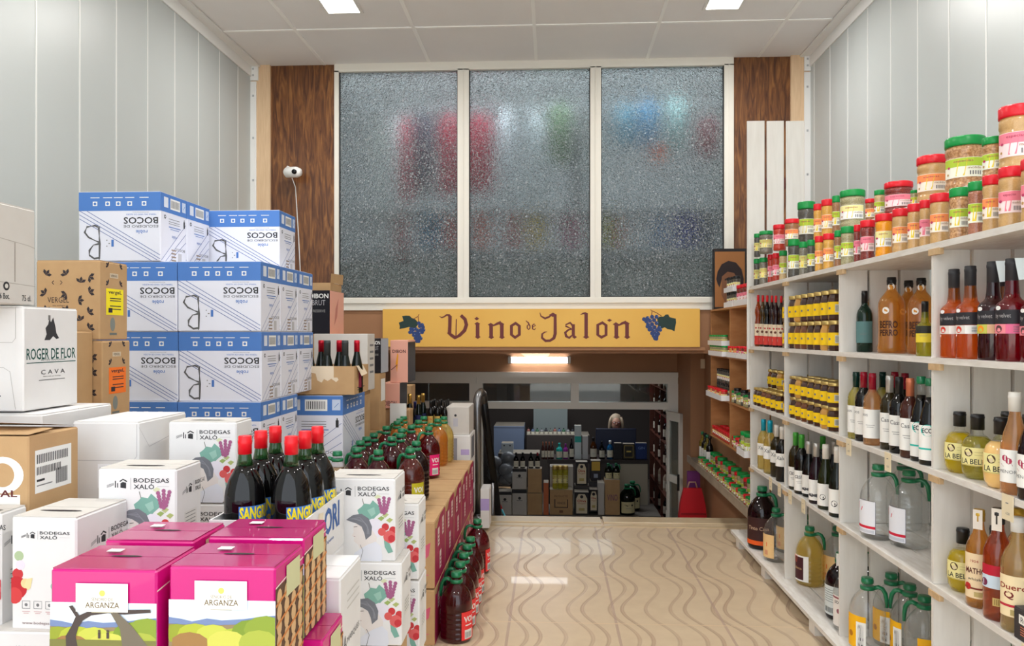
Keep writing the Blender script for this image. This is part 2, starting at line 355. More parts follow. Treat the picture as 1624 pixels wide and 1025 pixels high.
def fr(x0, y0, x1, y1, d=.05, m=WFRAME): mb.box(xx(x0), YD-d, zz(y1), xx(x1), YD+.06, zz(y0), m)
fr(615, 590, 1075, 598, .06); fr(615, 598, 1075, 608, .04); fr(615, 637, 1075, 648, .05); fr(615, 648, 640, 830); fr(745, 608, 766, 830, .056); fr(905, 608, 918, 637); fr(1058, 608, 1075, 830, .056); fr(615, 608, 640, 637)
fr(752, 590, 756, 608, .07)
struct(mb.build('door_1'))
CLG = mat('clear_glass', (225, 235, 235), .02, trans=1, ior=1.45)
for i, (a, b) in enumerate(((640, 745), (766, 905), (918, 1058))): struct(MB().box(xx(a), YD+.01, zz(637), xx(b), YD+.016, zz(608), CLG).build('window_%d' % (4+i)))
struct(MB().box(xx(640), YD+.01, zz(829), xx(745), YD+.016, zz(648), CLG).build('window_7'))
# lower room shell
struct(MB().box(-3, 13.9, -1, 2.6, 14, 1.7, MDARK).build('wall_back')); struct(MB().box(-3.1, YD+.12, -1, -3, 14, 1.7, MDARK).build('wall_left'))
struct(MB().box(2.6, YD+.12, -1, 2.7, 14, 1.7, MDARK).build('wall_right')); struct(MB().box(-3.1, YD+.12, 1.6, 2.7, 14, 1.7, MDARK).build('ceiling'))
# open door leaf
mb = MB(); A = Vector((PY(1052, 650, 9.45).x, 9.04, 0)); B = Vector((PY(1082, 650, 8.7).x, 8.72, 0))
def leaf(u0, u1, z0, z1, m, th=.02):
    d = (B-A); n = Vector((-d.y, d.x, 0)).normalized()*th; vs = []
    for z in (z0, z1):
        for u, s in ((u0, -1), (u1, -1), (u1, 1), (u0, 1)): p = A+d*u+n*s; vs.append((p.x, p.y, z))
    mb.add(vs, [(3, 2, 1, 0), (4, 5, 6, 7), (0, 1, 5, 4), (1, 2, 6, 5), (2, 3, 7, 6), (3, 0, 4, 7)], m)
zt = zz(650)
leaf(0, .12, -.98, zt, WFRAME, .025); leaf(.88, 1, -.98, zt, WFRAME, .025); leaf(0, 1, zt-.1, zt, WFRAME, .024); leaf(0, 1, -.98, -.85, WFRAME, .024); leaf(0, 1, -.1, -.02, WFRAME, .024)
dl = mb.build('door_2'); struct(dl)
mb = MB(); leaf(.12, .88, -.85, zt-.1, CLG, .004); mb.build('pane', dl)
mb = MB(); leaf(.91, .97, -.16, .02, C(30, 30, 32, .4), .045); mb.build('handle', dl)
# lamps
EM = mat('lamp_diffuser', (255, 250, 240), .5, emit=14)
for x, y in ((-1.64, 5.89), (1.33, 5.97), (-1.6, 3.4), (1.3, 3.4), (-1.6, .9), (1.3, .9)): area('ceiling_lamp_and_fill', (x, y, ZC-.02), (0, 0, 0), .25, .25, 24, (1, .98, .95))  # the pair nearest the street is unseen, added to brighten the shop
# lamps seen in the frame and above the goods
for i, (x, y, l) in enumerate(((-1.6, 3.4, 'square recessed ceiling lamp above the cartons'), (1.3, 3.4, 'square recessed ceiling lamp above the white shelving'), (-1.64, 5.89, 'square recessed ceiling lamp nearer the left wall panels'), (1.33, 5.97, 'square recessed ceiling lamp nearer the right wall panels'))):
    t = thing('ceiling_lamp', l, 'lamp', (x, y, ZC-.012), 0, None)
    m = MB()
    for q in ((-.15, -.15, .15, -.125), (-.15, .125, .15, .15), (-.15, -.125, -.125, .125), (.125, -.125, .15, .125)): m.box(q[0], q[1], 0, q[2], q[3], .014, WHITE)
    m.build('frame', t); MB().box(-.125, -.125, .004, .125, .125, .01, EM).build('diffuser', t)
t = thing('tube_lamp', 'white fluorescent tube lamp glowing on the brown wall under the yellow sign', 'lamp', (0, 0, 0))
a, b = PY(806, 571, 9.06), PY(905, 571, 9.06)
m = MB(); m.tube([(a.x+.04, 9.04, a.z), (b.x-.04, 9.04, a.z)], .036, mat('tube_glow', (250, 252, 255), .5, emit=9)); m.build('tube', t)
for x in (a.x, b.x-.04): MB().box(x, 9.0, a.z-.042, x+.04, 9.099, a.z+.042, WHITE, bev=.006).build('end_cap', t)
m = MB(); m.box(a.x, 9.075, a.z-.02, b.x, 9.099, a.z+.02, WHITE); m.build('batten', t)
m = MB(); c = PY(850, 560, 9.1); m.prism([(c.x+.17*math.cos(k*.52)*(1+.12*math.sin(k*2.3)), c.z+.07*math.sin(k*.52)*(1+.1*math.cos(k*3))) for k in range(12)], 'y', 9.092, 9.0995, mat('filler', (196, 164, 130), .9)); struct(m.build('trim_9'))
area('lower_room_fill', (0, 11.6, 1.55), (0, 0, 0), 1.8, 1.8, 34, (.9, .95, 1))  # unseen light, added to brighten the lower room
area('upper_room_fill', (-.2, 7.36, 3.95), (R(58), 0, 0), 4.6, .12, 52, (.93, .97, 1))  # unseen strip facing away from view, added to light the goods behind the panes
# yellow sign
YS = 7.12
t = thing('shop_sign', 'long yellow painted sign reading Vino de Jalon with blue grapes', 'sign', (0, 0, 0))
SY = mat('yellow_sign_paint', (232, 184, 88), .5, c2=(226, 174, 78), noise=.3, nscale=3); MAR = C(106, 40, 38, .5)
tl, tr_, bl = PY(607, 492.5, YS), PY(1110, 488, YS), PY(607, 549.5, YS)
m = MB(); m.box(tl.x, YS, bl.z-.004, tr_.x, YS+.05, tl.z+.012, SY); m.build('board', t)
m = MB(); m.box(tl.x-.25, YS+.01, bl.z-.035, tr_.x+.05, YS+.07, bl.z-.005, BROWN); m.build('lower_rail', t)
m = MB()
def zA(x, y): p = PY(620+x/6.767, 480+y/6.767, YS); return (p.x, p.z)
def zB(x, y): p = PY(850+x/6.246, 480+y/6.246, YS); return (p.x, p.z)
LY = [0]
def stroke(z, pts, wd, mm=MAR, closed=False):
    if closed: pts = pts+[pts[0]]
    n = len(pts); sc = 7.12/F/6.5; P = [z(*p) for p in pts]; L = []; Rr = []
    for i in range(n):
        if closed: a = P[i-1] if i else P[n-2]; b = P[i+1] if i < n-1 else P[1]
        else: a = P[max(i-1, 0)]; b = P[min(i+1, n-1)]
        dx, dz = b[0]-a[0], b[1]-a[1]; q = math.hypot(dx, dz) or 1; k = (wd[i] if isinstance(wd, list) else wd)*sc/2
        nx, nz = -dz/q*k, dx/q*k; L.append((P[i][0]+nx, P[i][1]+nz)); Rr.append((P[i][0]-nx, P[i][1]-nz))
    for i in range(n-1):
        LY[0] += 1; y = YS-.0004-.00002*(LY[0] % 12)
        m.add([(p[0], y, p[1]) for p in (L[i], L[i+1], Rr[i+1], Rr[i])], [(0, 1, 2, 3)], mm)
def dia(z, cx, cy, w_, h_, mm=MAR):
    LY[0] += 1; y = YS-.0005-.00002*(LY[0] % 12); m.add([(q[0], y, q[1]) for q in (z(cx-w_/2, cy), z(cx, cy+h_/2), z(cx+w_/2, cy), z(cx, cy-h_/2))], [(0, 1, 2, 3)], mm)
def fl():
    global m
    m.build('letter', t); m = MB()
stroke(zA, [(520, 148), (545, 162), (572, 152), (600, 132), (632, 138)], [6, 12, 16, 18, 24]); stroke(zA, [(615, 130), (634, 150), (632, 250), (628, 340)], [20, 38, 36, 38])
stroke(zA, [(608, 322), (650, 352), (692, 380)], [18, 34, 34]); stroke(zA, [(680, 388), (740, 350), (790, 300), (810, 240), (795, 180), (750, 138)], [20, 34, 38, 38, 36, 34]); stroke(zA, [(702, 178), (698, 365)], [11, 12])
fl()
dia(zA, 921, 173, 54, 38)
def minim(z, x, y0, y1): stroke(z, [(x, y0), (x, y1)], 38); dia(z, x-4, y0, 64, 40); dia(z, x+2, y1, 64, 42)
minim(zA, 930, 228, 370); fl(); minim(zA, 1075, 238, 372); minim(zA, 1190, 232, 372); stroke(zA, [(1095, 250), (1140, 228), (1182, 212)], [14, 26, 30]); fl()
stroke(zA, [(1338, 222), (1378, 252), (1378, 345), (1332, 376), (1293, 345), (1293, 250)], 32, closed=True); fl()
stroke(zA, [(1480, 236), (1463, 250), (1463, 275), (1478, 290), (1492, 275), (1492, 248)], 12, closed=True); stroke(zA, [(1490, 250), (1475, 218), (1448, 195)], [12, 14, 8]); fl()
stroke(zA, [(1516, 266), (1552, 246), (1536, 230), (1518, 246), (1520, 282), (1536, 292), (1555, 278)], [8, 10, 12, 13, 13, 12, 6]); fl()
stroke(zB, [(38, 100), (50, 135), (90, 158), (130, 142), (165, 112)], [5, 14, 22, 20, 14]); dia(zB, 168, 122, 80, 44); stroke(zB, [(190, 125), (190, 310), (178, 352), (140, 378), (95, 380), (60, 350), (62, 312), (85, 294), (112, 290)], [30, 34, 32, 26, 26, 24, 20, 12, 5]); fl()
stroke(zB, [(290, 232), (305, 238), (352, 262)], [14, 16, 10]); stroke(zB, [(292, 222), (338, 200), (366, 232)], [14, 20, 22]); stroke(zB, [(370, 215), (370, 335)], 32); dia(zB, 382, 342, 50, 34)
stroke(zB, [(368, 262), (322, 270), (290, 298), (300, 335), (330, 350), (366, 318)], [12, 18, 26, 28, 24, 12]); fl()
stroke(zB, [(440, 122), (466, 108), (490, 106)], [5, 16, 22]); stroke(zB, [(497, 106), (497, 342)], 35); dia(zB, 497, 342, 66, 38); dia(zB, 490, 108, 50, 24); fl()
stroke(zB, [(658, 200), (694, 225), (694, 322), (648, 345), (612, 320), (612, 222)], 31, closed=True); dia(zB, 728, 176, 52, 30); fl()
minim(zB, 796, 215, 342); minim(zB, 902, 208, 342); stroke(zB, [(815, 228), (855, 206), (895, 192)], [14, 26, 28])
fl()
GRAPE = C(38, 62, 118, .5); LEAF = C(30, 56, 52, .6); GL = C(120, 150, 200, .5)
def cluster(z, leafp, grapes, stems, r):
    global m
    m = MB(); m.add([(p[0], YS-.0004, p[1]) for p in (z(*q) for q in leafp)], [tuple(range(len(leafp)))], LEAF)
    for s_ in stems: stroke(z, s_, 7)
    rr = r*YS/F/6.5
    for i, g_ in enumerate(grapes):
        c = z(*g_); y = YS-.0008-.00003*i
        m.add([(c[0]+rr*math.cos(k*.628), y, c[1]+rr*math.sin(k*.628)) for k in range(10)], [tuple(range(10))], GRAPE)
        if i % 2: m.add([(c[0]+rr*(.5+.25*math.cos(k*1.26)), y-.00002, c[1]+rr*(.4+.25*math.sin(k*1.26))) for k in range(5)], [tuple(range(5))], GL)
    return m.build('grape_painting', t)
cluster(zA, [(120, 145), (160, 140), (200, 142), (222, 165), (262, 180), (300, 225), (262, 275), (230, 270), (192, 262), (150, 275), (92, 285), (95, 255), (85, 215), (135, 198)],
        [(300, 222), (335, 240), (310, 255), (270, 285), (345, 265), (240, 290), (215, 285), (290, 300), (320, 295), (350, 295), (205, 320), (235, 320), (265, 330), (300, 330), (335, 320), (245, 350), (275, 360), (305, 362), (265, 385), (320, 385), (290, 395), (278, 415), (298, 415)],
        [[(240, 178), (290, 150), (303, 125)], [(292, 150), (297, 210)]], 20)
cluster(zB, [(1200, 160), (1225, 140), (1262, 140), (1285, 120), (1310, 118), (1325, 145), (1385, 160), (1388, 200), (1372, 285), (1340, 270), (1300, 262), (1275, 245), (1240, 262), (1210, 240)],
        [(1070, 165), (1105, 155), (1150, 142), (1195, 142), (1092, 185), (1130, 180), (1170, 175), (1110, 215), (1150, 215), (1195, 205), (1105, 238), (1135, 245), (1175, 245), (1220, 250), (1125, 268), (1160, 275), (1200, 275), (1230, 270), (1150, 305), (1185, 305), (1210, 310), (1165, 330), (1195, 335), (1180, 355), (1192, 358)],
        [[(1135, 72), (1150, 85), (1146, 130)], [(1150, 82), (1200, 105), (1245, 135)]], 21)
# camera on the wood panel
t = thing('security_camera', 'small white security camera on the brown wood panel', 'camera', (0, 0, 0))
c = PY(468, 276, 7.15); m = MB(); m.tube([(c.x-.07, 7.10, c.z+.01), (c.x-.05, 7.08, c.z), (c.x+.05, 7.05, c.z-.005), (c.x+.085, 7.04, c.z-.008)], [.03, .05, .05, .035], WHITE, 14); m.build('body', t)
m = MB(); m.tube([(c.x+.04, 7.03, c.z-.008), (c.x+.045, 6.985, c.z-.012)], .022, C(14, 14, 18, .15), 14); m.build('lens', t)
m = MB(); m.tube([(c.x-.06, 7.19, c.z+.06), (c.x-.06, 7.12, c.z+.06), (c.x-.055, 7.1, c.z+.02)], .012, WHITE); m.build('bracket', t)
m = MB(); m.tube([(c.x-.02, 7.12, c.z-.04), (c.x-.01, 7.19, c.z-.12), (c.x+.02, 7.192, c.z-.6), (c.x+.05, 7.19, c.z-1.2), (c.x+.1, 7.19, c.z-1.5)], .005, WHITE, 6); m.build('cable', t)
# ================================================================ cartons on the left
def carton_mb(W, D, H, m, bev=.004): return MB().box(0, 0, 0, W, D, H, m, bev=bev)
def faces(mb, W, D, H):
    return (Flat(mb, (0, 0, 0), (1, 0, 0), (0, 0, 1), W, H), Flat(mb, (W, 0, 0), (0, 1, 0), (0, 0, 1), D, H), Flat(mb, (0, 0, H), (1, 0, 0), (0, 1, 0), W, D))
def carton(name, W, D, H, m, draw=None, flaps='x', tape=None, slot=None, mslot=None, cat='box', gm=None):
    H -= .0038; r = proto(name, cat); b = carton_mb(W, D, H, m)
    if draw: draw(b, W, D, H)
    b.build('body', r)
    if flaps == 'x':     # two top flaps meeting along the long middle line
        f = MB(); f.box(.003, .003, H, W-.003, D/2-.0015, H+.0025, gm or m); f.build('flap', r)
        f = MB(); f.box(.003, D/2+.0015, H, W-.003, D-.003, H+.0025, gm or m); f.build('flap', r)
    if tape: MB().box(W*.0+.003, D/2-.025, H+.0026, W-.003, D/2+.025, H+.0034, tape).build('tape', r)
    if slot:
        f = MB(); u, v, a, c_ = slot; f.add([(W*u+a*math.cos(k*math.pi/10), D*v+c_*math.sin(k*math.pi/10), H+.0036) for k in range(20)], [tuple(range(20))], mslot or C(40, 30, 34)); f.build('handle_slot', r, label='dark finger slot')
    return r
BB = mat('blue_print', (76, 124, 196), .5)
LIL = mat('lilac_white_card', (226, 228, 240), .5)
def bocos_front(f, scribble=True):
    f.rect(0, .73, 1, 1, BB, 0)
    for i, u in enumerate((.2, .355, .485, .625, .80)):
        f.rect(u-.028, .80, u+.028, .865, WHITE, 1); f.disc(u, .832, .007, BB, 2, 8); f.rect(u-.055, .915, u+.055, .925, WHITE, 1)
    L = C(98, 116, 170)
    for k in (0, .045, .09): f.line([(.005, .735-k*1.3), (.995-k*0, .03-k*1.3+.0)] if k == 0 else [(.005, .735-k*1.3), (.995-(k-.02)*1.5, max(.004, .03-k*.3))], .003, L, 0)
    f.line([(.10, .728), (.995, .085)], .003, L, 0)
    f.text('BOCOS', .55, .54, .97, .635, INK, 1, True, .015); f.text('ESCUDERO DE', .55, .485, .97, .52, INK, 1, True); f.text('roble', .70, .395, .84, .45, BLUE, 1, True, .01)
    f.text('TIERRA DEL VINO DE ALDEA', .58, .665, .95, .685, BLUE, 1, True); f.text('denominacion', .66, .70, .86, .712, GREYINK, 1, True)
    f.rect(.40, .21, .43, .31, BLUE, 1); f.rect(.34, .21, .352, .225, GREYINK, 1); f.rect(.34, .295, .352, .31, GREYINK, 1); f.rect(.365, .25, .385, .262, GREYINK, 1)
    if scribble:
        G = C(92, 92, 94)
        for j in range(3):
            o = .008*j
            f.line([(.25+.004*j, .02+o), (.25+o, .25), (.255-o, .50-o), (.20, .525-o), (.10, .49+o), (.065+o, .42), (.12, .34+o), (.20, .30), (.245, .27+o)], .004, G, 1+.2*j)
            f.line([(.245, .26-o), (.18, .235), (.125+o, .16), (.13, .08+o), (.19, .03+o), (.245, .04+o)], .004, G, 1+.2*j)
def bocos_side(f):
    f.rect(0, .73, 1, 1, BB, 0); f.rect(.12, .80, .28, .95, C(214, 220, 232), 1); f.rect(.36, .79, .74, .95, WHITE, 1)
    x = .39
    while x < .70: f.rect(x, .815, x+.012, .925, INK, 2); x += .03
    f.rect(.82, .80, .96, .95, C(196, 210, 232), 1); f.line([(.86, .84), (.93, .9)], .003, BLUE, 2)
    f.disc(.16, .66, .010, INK, 1, 10); f.disc(.16, .66, .005, LIL, 2, 8)
    for i, v in enumerate((.64, .60, .57)): f.rect(.30, v, .72, v+.008, GREYINK, 1)
    f.rect(.30, .52, .76, .532, BLUE, 1); f.rect(.36, .49, .70, .498, BLUE, 1)
    f.rect(.88, .56, .93, .66, INK, 1); f.rect(.895, .66, .915, .69, INK, 1); f.text('roble', .42, .36, .62, .405, BLUE, 1, True)
    L = C(110, 126, 176)
    for k in (0, .16, .30): f.line([(.02+k*1.0, .01), (.98, .62-k*.9)], .0028, L, 0)
    f.text('BOCOS', .56, .19, .93, .23, C(90, 90, 96), 1, True); f.rect(.66, .02, .80, .16, C(190, 190, 196), 1)
    for v in (.03, .08, .13, .18): f.rect(.40, v, .58, v+.02, C(150, 130, 116), 1)
def bocos(W, D, H, side_front=False):
    def draw(b, w_, d, h):
        f, s, t = faces(b, w_, d, h)
        if side_front: bocos_side(f); bocos_front(s, False)
        else: bocos_front(f); bocos_side(s)
    return lambda: carton('wine_carton', W, D, H, LIL, draw, tape=mat('clear_tape', (214, 210, 206), .25))
BW, BD, BH = .407, .262, .338; BX = -1.393; BY = 3.62; RT = 1.60+.351
GB = 'blue banded white wine cartons stacked by the left wall'
def bo(col, row, dep, label):   # right edge x of each column
    x = BX-BW*(col+1)-.004*col; z = RT-BH*(row+1); inst('bocos', bocos(BW, BD, BH), label, (x, BY+dep*(BD+.006)+(.01 if row == 1 else 0), z), 0, 1, GB)
rn = {0: 'second row from the top', 1: 'third row from the top', 2: 'fourth row from the top'}
for row in range(3):
    for dep, dn in ((0, 'front'), (1, 'second'), (2, 'third')):
        if row == 2 and dep == 2: continue
        bo(0, row, dep, 'blue banded white wine carton, %s one of the right column, %s' % (dn, rn[row]))
    bo(1, row, 0, 'blue banded white wine carton beside the kraft boxes, %s' % rn[row])
# top row
a = PY(125, 410, 3.62)
inst('bocos', bocos(BW, BD, BH), 'blue banded white wine carton, topmost on the far left of the stack', (a.x, 3.62, RT+.002), 0, 1, GB)
inst('bocos', bocos(BW, BD, BH), 'blue banded white wine carton behind the topmost left one', (a.x, 3.62+BD+.006, RT+.002), 0, 1, GB)
a = PY(327, 410, 4.18)
inst('bocos', bocos(BW, BD, BH), 'blue banded white wine carton, topmost on the right of the stack', (a.x+.0, 4.20, RT+.002), 0, 1, GB)
# support pallet boxes (plain)
PL = []
def plinth(x0, y0, x1, y1, z1, label, z0=0, m=CARD):
    r = thing('cardboard_box', label, 'box', (x0, y0, z0)); PL.append([r, x0, y0, z0, x1, y1, z1, m, label.startswith('kraft carton with')]); return r
def finish_plinths():   # cut the supporting cartons back so that they touch but never cross their neighbours
    bpy.context.view_layer.update(); B = []
    pls = set(q[0] for q in PL)
    for o in bpy.data.objects:
        if o.parent or o in pls or o.type not in ('EMPTY', 'MESH') or o.get('kind') or not o.get('category'): continue
        ps = []
        for c in [o]+list(o.children_recursive):
            if c.type == 'MESH': ps += [c.matrix_world @ Vector(k) for k in c.bound_box]
        if ps: B.append([min(p[i] for p in ps) for i in range(3)]+[max(p[i] for p in ps) for i in range(3)])
    for q in sorted(PL, key=lambda q: not q[8]):
        r, x0, y0, z0, x1, y1, z1, m, keep = q; b = [x0, y0, z0, x1, y1, z1]
        for _ in range(4):
            for k in B:
                if all(b[i]+.002 < k[i+3] and k[i]+.002 < b[i+3] for i in range(3)):
                    op = [(b[3]-k[0], 3, k[0]), (k[3]-b[0], 0, k[3]), (b[4]-k[1], 4, k[1]), (k[4]-b[1], 1, k[4]), (b[5]-k[2]+.0, 5, k[2])]
                    v = min(op); b[v[1]] = v[2]+(-.001 if v[1] >= 3 else .001)
        if min(b[3]-b[0], b[4]-b[1], b[5]-b[2]) < .03: print('THIN', r['label'], b); bpy.data.objects.remove(r); continue
        r.location = b[:3]; build_box(r, b[3]-b[0], b[4]-b[1], b[5]-b[2], m); B.append(b)
def build_box(r, W, D, H, m):
    carton_mb(W, D, H-.003, m).build('body', r)
    MB().box(.004, .004, H-.003, W-.004, D/2-.002, H-.0005, m).build('flap', r); MB().box(.004, D/2+.002, H-.003, W-.004, D-.004, H-.0005, m).build('flap', r)
def plinth_old(x0, y0, x1, y1, z1, label, z0=0, m=CARD):
    r = thing('cardboard_box', label, 'box', (x0, y0, z0)); W, D, H = x1-x0, y1-y0, z1-z0
    carton_mb(W, D, H-.003, m).build('body', r)
    MB().box(.004, .004, H-.003, W-.004, D/2-.002, H-.0005, m).build('flap', r); MB().box(.004, D/2+.002, H-.003, W-.004, D-.004, H-.0005, m).build('flap', r)
    return r
plinth(BX-2*BW-.01, 3.63, BX, 4.48, RT-3*BH-.001, 'large plain carton under the blue banded wine cartons')
# big blue banded carton turned sideways with cava tray on it
T0 = 4.47; p0, p1 = PT(450, 627, T0), PT(545, 740, T0); W2 = p1.x-p0.x; H2 = .418; D2 = .52
inst('bocos2', bocos(W2, D2, H2, True), 'blue banded white wine carton under the tray of cava bottles', (p0.x, p0.y, p0.z-H2))
plinth(p0.x, p0.y, p1.x, p0.y+D2, p0.z-H2-.002, 'plain carton under the sideways blue banded carton')
tz = p0.z+.004; q0 = PY(466, 575, p0.y+.003); q1 = PY(562, 575, p0.y+.003); TW = q1.x-q0.x; TD = .34
t = thing('bottle_tray', 'torn kraft cardboard tray holding six cava bottles', 'box', (q0.x, p0.y+.003, tz)); TH = .165
m = MB(); m.box(0, 0, 0, TW, TD, .004, CARD)
for q in ((0, 0, TW, .005), (0, TD-.005, TW, TD), (0, .005, .005, TD-.005), (TW-.005, .005, TW, TD-.005)): m.box(q[0], q[1], .004, q[2], q[3], TH, CARD)
f = Flat(m, (0, 0, 0), (1, 0, 0), (0, 0, 1), TW, TH); TP = C(226, 208, 182)
f.poly([(.18, 1), (.21, .9), (.26, .86), (.25, .78), (.36, .74), (.39, .5), (.46, .42), (.50, .55), (.56, .48), (.62, .56), (.70, .44), (.74, .52), (.72, .6), (.66, .6), (.66, .95), (.66, 1)], TP)
f = Flat(m, (TW, 0, 0), (0, 1, 0), (0, 0, 1), TD, TH); f.rect(.2, .2, .7, .24, INK); f.rect(.2, .12, .6, .15, INK)
m.build('tray', t); m = MB(); m.add([(TW, .05, TH), (TW, .2, TH), (TW+.03, .19, TH-.05), (TW+.028, .06, TH-.06)], [(0, 1, 2, 3)], TP); m.build('flap', t, label='torn loose flap')
TRAY = (q0.x, p0.y+.003, tz+.004, TW, TD)
# kraft boxes with leaf print
def vergel(col, name):
    def draw(b, W, D, H):
        f, s, t = faces(b, W, D, H); K = C(50, 42, 46)
        def leafs(f, u, v, r, fl=1):
            for a in (0, .9, -.9):
                a += 1.57*fl; c_, s_ = math.cos(a), math.sin(a)
                f.poly([(u, v), (u+r*(c_*.6-s_*.25)/f.W, v+r*(s_*.6+c_*.25)/f.H), (u+r*c_/f.W, v+r*s_/f.H), (u+r*(c_*.6+s_*.25)/f.W, v+r*(s_*.6-c_*.25)/f.H)], K, 0)
        for u, v, k in ((.15, .82, .6), (.48, .82, 1.4), (.83, .80, -.3), (.70, .72, .9), (.83, .6, .3), (.15, .58, 1.6), (.48, .58, 2.3), (.66, .5, 0), (.15, .36, .5), (.48, .36, 1.5), (.82, .34, .4), (.70, .24, 1.2), (.83, .14, .5), (.2, .1, 1), (.5, .1, 2)): leafs(f, u, v, .026, k)
        f.text('VERGEL', .18, .47, .52, .54, K, 1); f.text('vino ecologico', .26, .42, .46, .445, K, 1); f.line([(.28, .70), (.25, .725), (.28, .75)], .003, K, 0); f.line([(.38, .70), (.41, .725), (.38, .75)], .003, K, 0)
        for v in (.95, .72, -1): 
            if v > 0: leafs(s, .3, v, .02, 1.6); leafs(s, .72, v, .02, .4)
        s.rect(.35, .80, .65, .86, C(206, 190, 164), 0); s.text('VERGEL', .38, .815, .62, .845, K, 1)
        s.rect(.22, .32, .84, .66, C(*col), 0); s.text('vergeL', .3, .58, .78, .64, K, 1, bold=.02)
        for v in (.53, .50, .43, .39): s.rect(.35, v, .75, v+.012, K, 1)
        s.rect(.30, .35, .44, .41, K, 1); s.disc(.45, .2, .018, C(130, 136, 130), 0, asp=1.6); s.rect(.34, .06, .60, .09, C(110, 116, 110), 0)
    return lambda: carton('kraft_wine_box', .26, .20, .318, CARD, draw)
T1 = 3.05; v0 = PT(158, 412, T1); inst('vgA', vergel((250, 232, 20), 0), 'kraft box with black leaf print and a yellow sticker', (v0.x-.26, v0.y, v0.z-.318))
inst('vgB', vergel((250, 122, 30), 0), 'kraft box with black leaf print and an orange sticker', (v0.x-.262+.012, v0.y+.002, v0.z-.638))
plinth(v0.x-.26, v0.y+.02, v0.x+.01, v0.y+.2, v0.z-.64, 'plain kraft carton under the leaf printed boxes')
# far left white boxes: lower, cava box, top box
def roger_draw(b, W, D, H):
    f, s, t = faces(b, W, D, H); GR = C(30, 84, 76)
    s.text('ROGER DE FLOR', .05, .49, .95, .60, GR, 1, bold=.01); s.rect(.05, .455, .95, .463, GR, 1); s.text('METODE TRADICIONAL', .3, .475, .75, .49, GR, 1)
    s.text('C A V A', .30, .34, .74, .385, INK, 1); s.text('Elaborado por bodega', .34, .31, .66, .325, INK, 1); s.rect(.26, .28, .74, .288, GREYINK, 1)
    K = C(52, 52, 56)
    s.poly([(.36, .68), (.40, .74), (.38, .80), (.43, .84), (.45, .90), (.48, .86), (.52, .91), (.56, .82), (.58, .75), (.63, .70), (.58, .69), (.52, .72), (.46, .68)], K, 0); s.rect(.43, .88, .47, .93, C(110, 108, 108), 0)
    f.line([(0, .42), (.82, .42), (.88, .38), (.93, .02)], .002, C(190, 188, 186), 0); f.line([(0, .66), (.9, .66), (.93, .70), (.93, 1)], .002, C(190, 188, 186), 0); f.text('75 cl.', .40, .14, .80, .20, INK, 1, bold=.02)
TA = 2.28; ra = PT(37, 485, TA); RX = ra.x; RD = .262; RH = .314
inst('roger', lambda: carton('cava_box', .34, RD, RH, WCARD, roger_draw), 'white box with green cava lettering and a rider emblem', (RX-.34, ra.y, ra.z-RH))
inst('wlow', lambda: carton('white_box', .40, .36, .28, WCARD), 'plain white box beneath the green lettered cava box', (RX-.34+.01, ra.y-.02, ra.z-RH-.284))
plinth(RX-.35, ra.y, RX+.04, ra.y+.34, ra.z-RH-.286, 'plain carton beneath the white box by the left wall')
KX = PY(147.5, 525, 2.96); KX.z = PY(140, 525, 2.75).z; simple = plinth(KX.x-.24, 2.75, KX.x, 2.96, KX.z, 'kraft carton with a dark tape patch behind the cava box', z0=KX.z-.32)
plinth(KX.x-.23, 2.755, KX.x-.003, 2.95, KX.z-.322, 'plain carton under the kraft carton behind the cava box')
TPATCH = KX
def topbox(b, W, D, H):
    f, s, t = faces(b, W, D, H); g_ = C(178, 172, 164)
    s.line([(0, .70), (.9, .62), (1, .60)], .002, g_, 0); s.line([(.73, .63), (.73, .23)], .003, C(150, 140, 130), 0); s.line([(0, .24), (1, .20)], .002, g_, 0)
    s.text('6 Bot.', .54, .05, .66, .11, INK, 1, bold=.01); s.text('75 cl.', .82, .04, .94, .10, INK, 1, bold=.01); s.disc(.62, .18, .013, INK, 1); s.disc(.62, .18, .007, WCARD2, 2)
inst('wtop', lambda: carton('bottle_box', .34, .33, .293, WCARD2, topbox), 'off-white box marked six bottles, on top of the cava box', (RX-.34-.012, PT(60, 400, 2.28*838/813).y-.33, ra.z+.003))
# open carton with the white O
TF = 1.98; fa = PT(45, 690, TF); FH = .30
def odraw(b, W, D, H):
    f, s, t = faces(b, W, D, H); Wt = C(250, 246, 240)
    n = 28; cu, cv, ro, ri = .81, .66, .056, .031
    for k in range(n):
        a, c_ = 2*math.pi*k/n, 2*math.pi*(k+1)/n; f.poly([(cu+ro*math.cos(a)/W, cv+ro*.85*math.sin(a)/H), (cu+ro*math.cos(c_)/W, cv+ro*.85*math.sin(c_)/H), (cu+ri*math.cos(c_)/W, cv+ri*math.sin(c_)/H), (cu+ri*math.cos(a)/W, cv+ri*math.sin(a)/H)], Wt, 0)
    f.rect(.5, .40, .94, .49, Wt, 0); f.text('VIDAL', .62, .47, .92, .53, C(96, 34, 34), 2, bold=.02)
    s.rect(.12, .48, .84, .86, WHITE, 0)
    for (u0, u1, v0, v1, st) in ((.15, .78, .74, .82, .035), (.15, .62, .64, .71, .03), (.52, .76, .52, .66, .02)):
        u = u0
        while u < u1: s.rect(u, v0, u+st*.5, v1, INK, 1); u += st
    s.rect(.15, .58, .3, .60, INK, 1); s.rect(.15, .54, .45, .55, GREYINK, 1)
r = inst('obox', lambda: carton('open_carton', .36, .21, FH, CARD, odraw, flaps=None), 'kraft carton with a big white O and a barcode label', (fa.x-.36, fa.y, fa.z-FH))
m = MB(); W, D = .36, .21
m.add([(0, 0, FH), (W, 0, FH), (W, .10, FH+.006), (0, .10, FH+.014)], [(0, 1, 2, 3)], CARD); m.build('flap', r)
